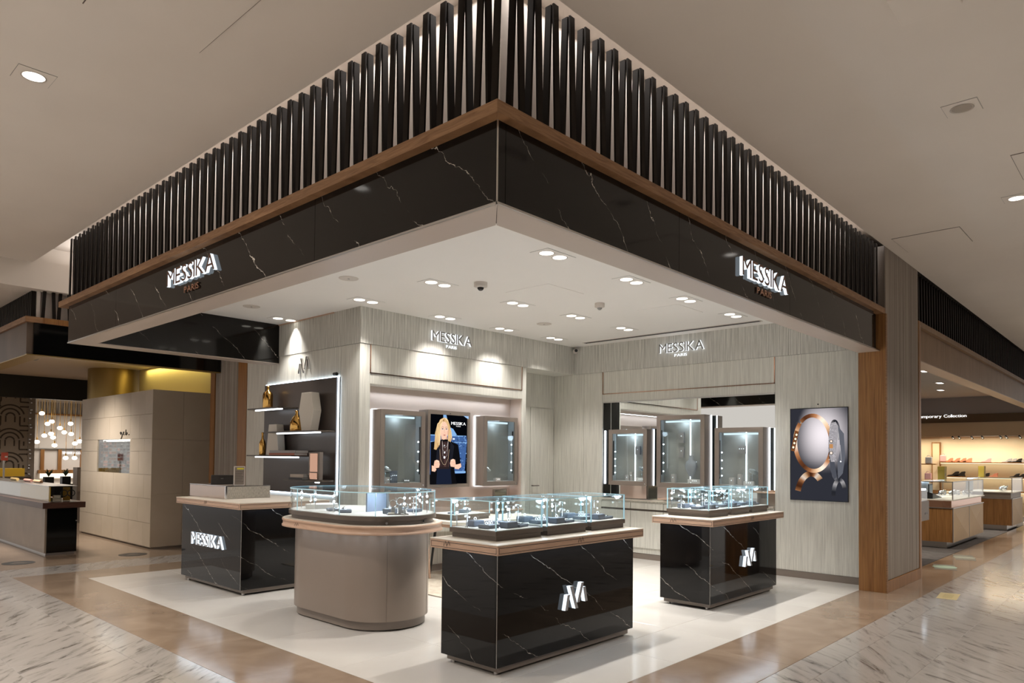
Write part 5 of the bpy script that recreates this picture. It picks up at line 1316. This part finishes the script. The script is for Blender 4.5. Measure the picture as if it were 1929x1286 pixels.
for k in range(16):
    z = 1.05+.12*k+.03*math.sin(k*2.3); fr_.ball((4.70+.012*math.sin(k*5), 19.97, z), .022+.008*math.sin(k*3.1), 8)
fr_.build('crystal_edging', M_CHROME, sw)['kind'] = 'stuff'
boxp('edge_strip', (4.665, 19.99, .9), (4.80, 20.06, 2.95), M_BRZ, sw)
o = thing('red_sign', 'small red and white notice at the left picture edge', 'sign', (3.70, 16.8, 1.62), room=True)
boxp('board', (3.50, 16.9, 1.40), (3.615, 16.91, 1.56), mat('sign_red', (.60, .10, .06), .5), o); boxp('arrow', (3.56, 16.894, 1.46), (3.605, 16.9, 1.49), M_WHITE, o); boxp('post', (3.54, 16.91, 0), (3.57, 16.93, 1.56), M_STEEL, o)
# far pale shop wall with pendant lamps and white lettering
fw_ = struct('wall_far', MB().box((5.3, 23.0, 0), (9.5, 23.2, 4.0)), mat('pale_far_wall', (.62, .57, .52), .6))
for i in range(5): boxp('wall_panel', (5.62+.42*i, 22.985, 1.69), (6.03+.42*i, 23.0, 2.62), mat('far_panel', (.60, .55, .50), .6) if i == 0 else bpy.data.materials['far_panel'], fw_)
boxp('copper_rail', (5.5, 22.95, 2.62), (8, 22.99, 2.66), M_OAKV, fw_); boxp('steel_rail', (5.5, 22.95, 1.66), (8, 22.99, 1.69), M_STEEL, fw_)
ns_ = MB()
for i in range(34):
    x = 5.58+.06*i; ns_.tube((x+.012*(1 if i % 2 else -1), 22.97, 2.66), (x, 22.97, 2.98), .009, 5)
ns_.build('slats', M_TAUPE_D, fw_)['kind'] = 'stuff'
for x in (5.66, 6.08, 6.64): boxp('dark_post', (x, 22.95, 1.05), (x+.09, 22.99, 1.66), M_OAKV, fw_)
boxp('window_sill', (5.6, 22.90, 1.0), (7.2, 22.99, 1.09), M_OAKV, fw_)
boxp('lit_strip', (5.66, 22.95, .86), (6.7, 22.98, .99), emissive('warm_strip', (1, .86, .66), 1.2), fw_)
fs = thing('far_shop_sign', 'small white shop lettering on the far pale wall beyond the tan block', 'sign', (6.15, 22.95, 1.55), room=True)
letters(fs, 'TIFFANY & CO.', (6.17, 22.94, 1.535), (1, 0, 0), .47, .075, .02, [M_WTXT, M_WTXT], .05)
M_PEND = emissive('pendant_globe', (1.0, .90, .74), 3.2)
PEND = ((5.36, 2.55), (5.62, 2.62), (5.26, 2.40), (5.86, 2.42), (5.76, 2.36), (6.32, 2.38), (6.06, 2.25), (6.17, 2.14), (6.34, 2.10), (5.85, 2.08), (5.69, 2.03), (5.90, 1.99), (5.52, 1.86), (5.94, 1.77), (6.44, 1.83), (6.56, 1.90), (6.22, 1.43), (6.44, 1.43))
order_ = sorted(range(len(PEND)), key=lambda k: PEND[k][0])
for i, (px, pz) in enumerate(PEND):
    yo = .22*((order_.index(i) % 3)-1)
    t = thing('pendant_lamp', 'glowing round pendant lamp, %s from the left in the far cluster, hanging %s' % (('first second third fourth fifth sixth seventh eighth ninth tenth eleventh twelfth thirteenth fourteenth fifteenth sixteenth seventeenth eighteenth'.split())[order_.index(i)], 'low' if pz < 1.6 else 'midway' if pz < 2.2 else 'high'), 'pendant lamp', (px*.966*(22.0+yo)/22.0, 22.0+yo, pz*.98+.03), group='cluster of pendant lamps at the far left')
    MB().ball((0, 0, 0), .066, 12, sz=.78).build('globe', M_PEND, t); MB().tube((0, 0, .05), (0, 0, 3.4-pz), .006, 5).build('rod', M_GOLD, t); MB().tube((0, 0, .045), (0, 0, .12), .018, 8).build('cap', M_GOLD, t)
M_LEAF = mat('dark_leaf', (.045, .075, .03), .5)
for (x, y, z, lb) in ((4.93, 19.3, .84, 'nearest the patterned screen'), (5.36, 19.6, .84, 'in the middle of the three'), (5.62, 19.4, .84, 'nearest the tan block')):
    t = thing('potted_plant', 'dark square pot with small leafy plant, ' + lb, 'plant', (x, y, z)); boxp('pot', (-.09, -.09, 0), (.09, .09, .16), M_BLACK, t)
    mb = MB(); rp = random.Random(int(x*100))
    for k in range(14):
        a = rp.uniform(0, 2*PI); e_ = rp.uniform(.06, .13); h_ = rp.uniform(.08, .2); p = Vector((math.cos(a)*e_, math.sin(a)*e_, .16+h_)); b_ = Vector((0, 0, .16)); s_ = Vector((-math.sin(a), math.cos(a), 0))*.018; mid = (p+b_)/2+Vector((0, 0, .03))
        mb.add([b_, mid-s_, p, mid+s_], [(0, 1, 2, 3)])
    mb.build('leaves', M_LEAF, t)
o = boxp('plant_counter', (4.75, 19.1, 0), (6.3, 19.8, .84), M_BLACKG); tag(o, 'black counter under the three potted plants at the far left', 'counter')
o = thing('stacked_boxes', 'greyish display cabinet standing beside the tan block edge', 'cabinet', (5.3, 18.2, 0)); boxp('body', (-.12, -.1, 0), (.22, .2, 1.24), M_TAUPE, o); boxp('door', (-.10, -.106, .7), (.20, -.1, 1.2), M_BRZ, o)
light('AREA', 'far_shop_lamp', (6.4, 21.5, 3.2), 55, (1, .93, .85), shape='DISK', size=1.6, spread=2.0)
light('AREA', 'left_shop_lamp', (3.4, 14.2, 3.28), 60, WARM, shape='DISK', size=.8, spread=2.0)
light('AREA', 'left_shop_lamp', (4.3, 17.8, 3.28), 22, WARM, shape='DISK', size=.8, spread=2.0)
# floor stickers
for nm, (x, y), rx, ry, lb, mt in (('floor_sticker', (2.72, 11.98), .20, .20, 'dark round floor sticker beside the left eyewear counter', M_BLACK), ('floor_sticker', (4.18, 11.83), .20, .20, 'dark round floor sticker before the tan block', M_BLACK)):
    t = thing(nm, lb, 'floor sticker', (x, y, .0))
    MB().lathe([(rx, .0), (rx, .002)], 26).build('disc', mt, t); m_ = MB()
    for k in range(3): m_.box((-.10+.03*k, -.05+.05*k, .002), (.09-.02*k, -.025+.05*k, .0028))
    m_.build('print', M_TAUPE, t)
for (x, y, s, lb, col_) in ((12.15, 2.50, .30, 'pale green floor mat sticker nearest the pier', (.30, .40, .30)), (13.6, 2.52, .36, 'faint grey-green floor sticker further along the brown border', (.24, .25, .20))):
    t = thing('floor_sticker', lb, 'floor sticker', (x, y, 0), rz=.25); MB().box((-s, -.14, 0), (s, .14, .002)).build('sheet', mat('sticker_grey', (.19, .18, .15), .3), t); MB().lathe([(.16, .002), (.16, .003)], 20).build('disc', mat('sticker_green', col_, .4), t)
t = thing('floor_sticker', 'pale yellow sticker on the marble right of the oak pier', 'floor sticker', (9.55, 1.93, 0), rz=.1); MB().box((-.22, -.10, 0), (.22, .10, .002)).build('sheet', mat('sticker_yellow', (.55, .46, .24), .4), t); MB().box((-.14, -.05, .002), (.14, .05, .0028)).build('print', mat('sticker_yellow_dark', (.46, .38, .18), .4), t)

# ------------------------------------------------------------------ neighbouring shop on the right
M_RBEAM = wood('tan_beam_board', (.20, .118, .055), (.28, .172, .09), 'z', .45, 5)
rc = thing('canopy', 'wooden neighbouring shop canopy with black slats at the right', 'canopy', (10.8, 2.55, 2.95), room=True)
boxp('jamb', (10.72, 2.494, 0), (10.80, 2.80, 3.45), M_OAKV, rc); boxp('jamb_edge', (10.80, 2.494, 0), (10.815, 2.80, 3.40), M_BLUSHW, rc)
for (a, b) in ((10.815, 12.59), (12.595, 15.18), (15.185, 17.8), (17.805, 20.4), (20.405, 23)): boxp('beam_board', (a, 2.56, 2.955), (b, 2.60, 3.38), M_RBEAM, rc)
for (a, b) in ((10.80, 13.1), (13.103, 16), (16.003, 23)): boxp('ledge', (a, 2.50, 3.38), (b, 2.72, 3.455), M_RBEAM, rc, .002)
boxp('soffit', (10.815, 2.56, 2.945), (23, 2.79, 2.956), mat('blush_wood_soffit', (.46, .33, .24), .35), rc)
Rx, Rx2 = slat_mesh(1, 0, .03, 0, .68, .040, .04), slat_mesh(1, 0, -.03, 0, .68, .040, .04)
x = 10.86
while x < 22.6: link_mesh('slat', Rx, rc, (x, 2.56, 3.455)); link_mesh('slat', Rx2, rc, (x, 2.61, 3.455)); x += .15
struct('wall_canopy', MB().box((10.75, 2.68, 3.4), (24, 2.75, 4.35)), mat('dark_backing', (.05, .045, .04), .5))
struct('ceiling', MB().box((9.9, 2.79, 3.50), (28, 12, 3.56)), plaster('right_shop_ceiling', (.55, .51, .47), .02))
wf = struct('wall_far_right', MB().box((25.0, 2.2, 0), (25.2, 9, 3.6)), mat('cream_far_wall', (.74, .60, .42), .6))
boxp('grey_band', (24.80, 2.2, 2.98), (25.0, 9, 3.5), mat('grey_band', (.34, .31, .30), .6), wf); boxp('brown_band', (24.74, 2.2, 2.74), (25.0, 9, 2.98), mat('brown_band', (.11, .066, .03), .4), wf)
boxp('cream_band', (24.78, 2.2, 2.32), (25.0, 9, 2.74), mat('cream_band', (.60, .47, .31), .6), wf)
boxp('display_back', (24.985, 3.0, .4), (25.0, 5.25, 2.32), mat('shelf_back_cream', (.80, .68, .50), .6), wf)
struct('wall_divider', MB().box((9.85, 3.0, 0), (9.9, 12, 3.6)), M_CREAM)
rsh = []
for z, lb in ((1.56, 'upper'), (1.13, 'middle'), (.72, 'lowest')):
    t = thing('shoe_shelf', lb + ' long lit shoe shelf on the far cream wall', 'shelf', (24.8, 4.1, z), room=True)
    boxp('board', (24.62, 2.6, z-.03), (25.0, 5.18, z), M_OAKV, t); boxp('shelf_light', (24.70, 2.6, z-.045), (24.95, 5.18, z-.031), emissive('warm_shelf_light', (1, .82, .55), 1.6) if not rsh else rsh[0], t)
    rsh.append(bpy.data.materials['warm_shelf_light'])
SH = [mat('shoe_black', (.03, .025, .02), .3), mat('shoe_coral', (.60, .24, .14), .4), mat('shoe_silver', (.42, .41, .40), .3), mat('shoe_pink', (.62, .36, .36), .4)]
def shoe(label, y, z, mt, s=1.0, rz=0.0):
    t = thing('shoe', label, 'shoe', (24.76, y, z), rz, group='shoes on the far cream shelves')
    pr = [(-.13, 0), (.10, 0), (.13, .010), (.10, .030), (.02, .045), (-.05, .11), (-.12, .125), (-.13, .10), (-.115, .06)]
    vs = [(sx*.035, p[0]*s, p[1]*s) for sx in (-1, 1) for p in pr]; n = len(pr)
    MB().add(vs, [tuple(range(n)), tuple(range(2*n-1, n-1, -1))]+[((i+1) % n, i, i+n, (i+1) % n+n) for i in range(n)]).build('upper', mt, t, .006); return t
for y, z, m_, lb in ((4.98, 1.56, 1, 'coral shoe at the left of the upper shelf'), (4.80, 1.56, 1, 'coral shoe second from the left on the upper shelf'), (4.64, 1.56, 1, 'coral shoe third from the left on the upper shelf'), (4.50, 1.56, 1, 'coral sandal left of the gap on the upper shelf'),
       (4.02, 1.56, 3, 'pale shoe standing alone on the upper shelf'), (3.52, 1.56, 2, 'silver shoe first in the right cluster of the upper shelf'), (3.40, 1.56, 2, 'silver shoe second in the right cluster of the upper shelf'), (3.28, 1.56, 0, 'dark shoe third in the right cluster of the upper shelf'), (3.16, 1.56, 2, 'silver shoe last in the right cluster of the upper shelf'),
       (4.86, 1.13, 0, 'black boot-like shoe at the left of the middle shelf'), (4.70, 1.13, 0, 'flat black shoe beside the boot on the middle shelf'), (4.06, 1.13, 0, 'black heel above the yellow box on the middle shelf'), (3.86, 1.13, 1, 'coral heel right of the yellow box on the middle shelf'), (3.34, 1.13, 0, 'flat dark shoe at the right of the middle shelf'), (3.20, 1.13, 0, 'dark slipper at the far right of the middle shelf')):
    shoe(lb, y, z, SH[m_], 1.25 if 'boot' in lb else 1.0)
t = thing('handbag', 'pink handbag at the left end of the upper shoe shelf', 'handbag', (24.76, 5.12, 1.56)); boxp('body', (-.05, -.08, 0), (.05, .08, .20), SH[3], t, .02); MB().torus((0, 0, .20), .05, .008, 'x', 16, 6).build('handle', SH[3], t)
tr_ = thing('track_lights', 'row of small black track spotlights above the shoe shelves', 'track light', (24.6, 4.0, 2.32), room=True)
boxp('rail', (24.56, 2.6, 2.31), (24.60, 5.1, 2.325), M_CREAM, tr_)
for y in (4.84, 4.68, 4.36, 4.1, 3.66, 3.52, 3.20, 3.05): MB().tube((24.58, y, 2.32), (24.54, y-.05, 2.24), .028, 8).build('spot_head', M_BLACK, tr_)
rk = thing('bag_rack', 'dark wooden rack with bags beside the shoe wall', 'rack', (24.3, 5.75, 0), room=True)
for y in (5.62, 5.92): boxp('post', (24.28, y, 0), (24.34, y+.035, 2.2), M_OAKV, rk)
for z in (.7, 1.0, 1.25, 1.55, 1.72): boxp('rung', (24.28, 5.62, z), (24.34, 5.955, z+.035), M_OAKV, rk)
for k, (y, z, c_) in enumerate(((5.42, 1.02, SH[3]), (5.40, 1.50, SH[2]), (5.98, 1.02, SH[1]))):
    t = thing('handbag', ('pink handbag on the lower rail of the rack', 'grey handbag on the upper rail of the rack', 'coral handbag at the left of the rack')[k], 'handbag', (24.3, y, z)); boxp('body', (-.05, -.09, 0), (.05, .09, .20), c_, t, .02); MB().torus((0, 0, .20), .055, .009, 'x', 16, 6).build('handle', c_, t)
rail = boxp('bag_rail', (24.2, 5.2, 1.47), (24.4, 6.2, 1.50), M_OAKV, rk); boxp('bag_rail', (24.2, 5.2, .99), (24.4, 6.2, 1.02), M_OAKV, rk)
fm = thing('wall_frame', 'tall narrow mirror in a brown frame beside the shoe shelves', 'mirror', (24.95, 5.32, 0), room=True)
boxp('frame', (24.90, 5.22, .6), (24.98, 5.46, 2.16), M_OAKV, fm); boxp('mirror_glass', (24.895, 5.25, .7), (24.9, 5.43, 2.12), mat('cream_mirror', (.66, .52, .36), .2), fm)
wsg = thing('lit_lettering', 'row of blurred white illuminated lettering on the brown band', 'sign', (24.7, 5.2, 2.9), room=True)
letters(wsg, 'Contemporary Collection', (24.735, 6.05, 2.90), (0, -1, 0), 1.55, .09, .02, [M_WTXT, M_WTXT], .05)
def rcounter(label, x0, x1, y0, y1, nd):
    t = thing('shop_counter', label, 'display case', ((x0+x1)/2, (y0+y1)/2, 0), room=True)
    boxp('plinth', (x0+.10, y0+.12, 0), (x1-.1, y1, .12), M_STEEL, t)
    boxp('end_panel', (x0, y0+.01, .12), (x0+.02, y1, .72), M_OAKV, t); boxp('core', (x0+.02, y0+.02, .12), (x1, y1, .72), M_OAKV, t)
    w_ = (x1-x0)/nd
    for k in range(nd):
        a, b = x0+w_*k+.01, x0+w_*(k+1)-.01; mx_, mz_ = a+(b-a)*.35, .44
        mb = MB().add([(a, y0, .12), (b, y0, .12), (b, y0, .72), (a, y0, .72), (mx_, y0-.03, mz_)], [(0, 1, 4), (1, 2, 4), (2, 3, 4), (3, 0, 4)]); mb.build('faceted_panel', mat('tan_facet', (.50, .35, .19), .45) if 'tan_facet' not in bpy.data.materials else bpy.data.materials['tan_facet'], t)
        boxp('panel_edge', (a-.012, y0-.005, .12), (a, y0+.01, .72), M_STEEL, t)
    boxp('ledge', (x0-.01, y0-.01, .72), (x1+.01, y1, .735), M_STEEL, t); boxp('mirror_band', (x0+.03, y0+.03, .735), (x1-.03, y1, .86), M_COPPER if nd == 2 else M_BRZ, t)
    boxp('deck', (x0-.02, y0-.02, .86), (x1+.02, y1, .88), M_CREAM, t)
    boxp('front_pane', (x0, y0, .88), (x1, y0+.008, 1.19), M_GLASS, t); boxp('end_pane', (x0, y0+.01, .88), (x0+.008, y1, 1.19), M_GLASS, t); boxp('top_pane', (x0, y0, 1.19), (x1, y1, 1.20), M_GLASS, t)
    f = MB()
    for x in [x0+w_*k for k in range(nd+1)]: f.box((x-.008, y0-.004, .88), (x+.008, y0+.012, 1.19))
    f.box((x0-.004, y0-.004, 1.188), (x1+.004, y0+.010, 1.204)).box((x0-.004, y0, 1.188), (x0+.008, y1, 1.204)).box((x1-.008, y1-.01, .88), (x1+.004, y1, 1.19))
    f.build('metal_frame', M_STEEL, t)
    boxp('case_light', (x0+.1, y1-.06, 1.165), (x1-.1, y1-.03, 1.185), M_LEDW, t); boxp('back_panel', (x0+.05, y1-.02, .88), (x0+(x1-x0)*.55, y1-.01, 1.16), mat('case_back_grey', (.30, .33, .35), .5) if 'case_back_grey' not in bpy.data.materials else bpy.data.materials['case_back_grey'], t)
    return t
rcounter('tan faceted display counter with two panels nearest the oak pier', 14.70, 17.45, 2.89, 3.62, 2)
rcounter('tan display counter further along the brown border at the right edge', 19.68, 21.2, 2.70, 3.62, 1)
ORDN = ORD + ['thirteenth', 'fourteenth', 'fifteenth', 'sixteenth', 'seventeenth', 'eighteenth', 'nineteenth', 'twentieth', 'twenty-first', 'twenty-second']
rw = random.Random(5); wm = MB().torus((0, 0, .05), .036, .009, 'y', 14, 6, sq=1.8).ball((0, -.02, .085), .022, 8).mesh('watch', M_CHROME)
for k in range(22):
    x, y = 14.9+.115*k, 3.02+.18*rw.random(); o = link_mesh('watch', wm, None, (x, y, .88+.05*(1-k/22)+.0)); o.rotation_euler = (0, 0, rw.uniform(-.5, .5)); tag(o, 'steel wristwatch, %s from the left in the tan faceted counter' % ORDN[k], 'watch', 'watches in the tan faceted counter')
for k in range(10):
    o = link_mesh('watch', wm, None, (19.85+.12*k, 2.92+.15*rw.random(), .89)); tag(o, 'steel wristwatch, %s from the left in the farther tan counter' % ORDN[k], 'watch', 'watches in the farther tan counter')
o = thing('watch_riser', 'dark sloping watch stand in the tan faceted counter', 'display stand', (15.0, 3.35, .88)); MB().add([(-.2,-.12,0),(.5,-.12,0),(.5,.1,0),(-.2,.1,0),(-.2,-.12,.10),(.5,-.12,.01),(.5,.1,.04),(-.2,.1,.16)], [(3,2,1,0),(4,5,6,7),(0,1,5,4),(1,2,6,5),(2,3,7,6),(3,0,4,7)]).build('slope', M_BLACK, o)
o = thing('small_screen', 'small blue-grey picture screen in the tan faceted counter', 'screen', (15.9, 3.5, .88)); boxp('frame', (-.14, 0, .02), (.14, .02, .24), M_BLACK, o); boxp('picture', (-.12, -.003, .04), (.12, 0, .22), mat('screen_bluegrey', (.26, .33, .40), .3), o); boxp('foot', (-.06, -.02, 0), (.06, .04, .02), M_BLACK, o)
for (x, y, z, lb) in ((16.6, 3.45, 1.20, 'standing on the tan faceted counter'), (21.0, 3.5, 1.20, 'standing on the farther tan counter')):
    o = thing('yellow_box', 'tall yellow box ' + lb, 'box', (x, y, z)); boxp('body', (-.10, -.06, 0), (.10, .06, .26), mat('mustard', (.42, .30, .04), .5), o, .003); boxp('lid', (-.102, -.062, .20), (.102, .062, .265), mat('mustard_lid', (.46, .33, .05), .5), o, .002); boxp('mark', (-.02, -.0615, .08), (.02, -.060, .12), M_BROWNPANEL, o)
ss = thing('pedestal_case', 'small brown pedestal case with a glowing top just inside the right doorway', 'display case', (12.6, 2.98, 0), room=True)
boxp('post', (12.35, 3.0, 0), (12.62, 3.3, .62), M_OAKV, ss); boxp('cabinet', (12.3, 2.90, .62), (13.05, 3.4, .93), M_TAUPE, ss, .004); boxp('front_label', (12.78, 2.897, .72), (12.95, 2.90, .75), M_BROWNPANEL, ss)
boxp('pane', (12.32, 2.92, .93), (13.03, 2.926, 1.10), M_GLASS, ss); boxp('pane', (12.32, 2.926, .93), (12.326, 3.38, 1.10), M_GLASS, ss); boxp('top_light', (12.32, 2.92, 1.10), (12.95, 3.0, 1.125), M_LEDW, ss)
boxp('tray', (12.40, 3.0, .93), (12.9, 3.3, .97), M_WHITE, ss)
bb = thing('bench', 'pale upholstered bench end at the right picture edge', 'bench', (15.9, 1.95, 0), room=True)
boxp('seat', (15.86, 1.72, .42), (16.9, 2.02, .48), M_CREAM, bb, .01); boxp('side', (15.90, 1.75, .02), (16.8, 1.99, .42), M_CREAM, bb, .004); boxp('foot', (15.93, 1.78, 0), (16.7, 1.95, .02), M_OAK, bb)
# lamps of the right shop
for i, (x, y) in enumerate(((13.5, 3.3), (15.5, 3.5), (17.2, 3.9), (18.3, 3.5), (19.3, 3.4), (20.0, 4.2), (21.6, 3.4), (22.0, 4.6))):
    t = thing('shop_downlight', 'small lit downlight, %s from the doorway in the ceiling of the right-hand shop' % ORD[i], 'ceiling light', (x, y, 3.50), group='downlights of the right-hand shop')
    MB().box((-.18, -.10, -.012), (.18, .10, 0)).build('frame', M_WPLAST, t); MB().lathe([(.07, -.013), (.001, -.0135)], 16, (-.085, 0, 0), capt=False).lathe([(.07, -.013), (.001, -.0135)], 16, (.085, 0, 0), capt=False).build('lens', M_LAMPM, t)
for (x, y, e_) in ((13.5, 3.6, 30), (16.5, 3.8, 45), (20, 4, 50), (23.0, 4.0, 60)): light('AREA', 'right_shop_lamp', (x, y, 3.44), e_, (1, .90, .76), shape='DISK', size=.4, spread=2.0)
light('AREA', 'shelf_wash', (24.45, 4.1, 2.30), 26, (1, .84, .60), shape='RECTANGLE', size=.08, size_y=2.4)
light('AREA', 'shelf_wash', (24.4, 5.8, 2.28), 14, (1, .84, .60), shape='RECTANGLE', size=.08, size_y=1.0)
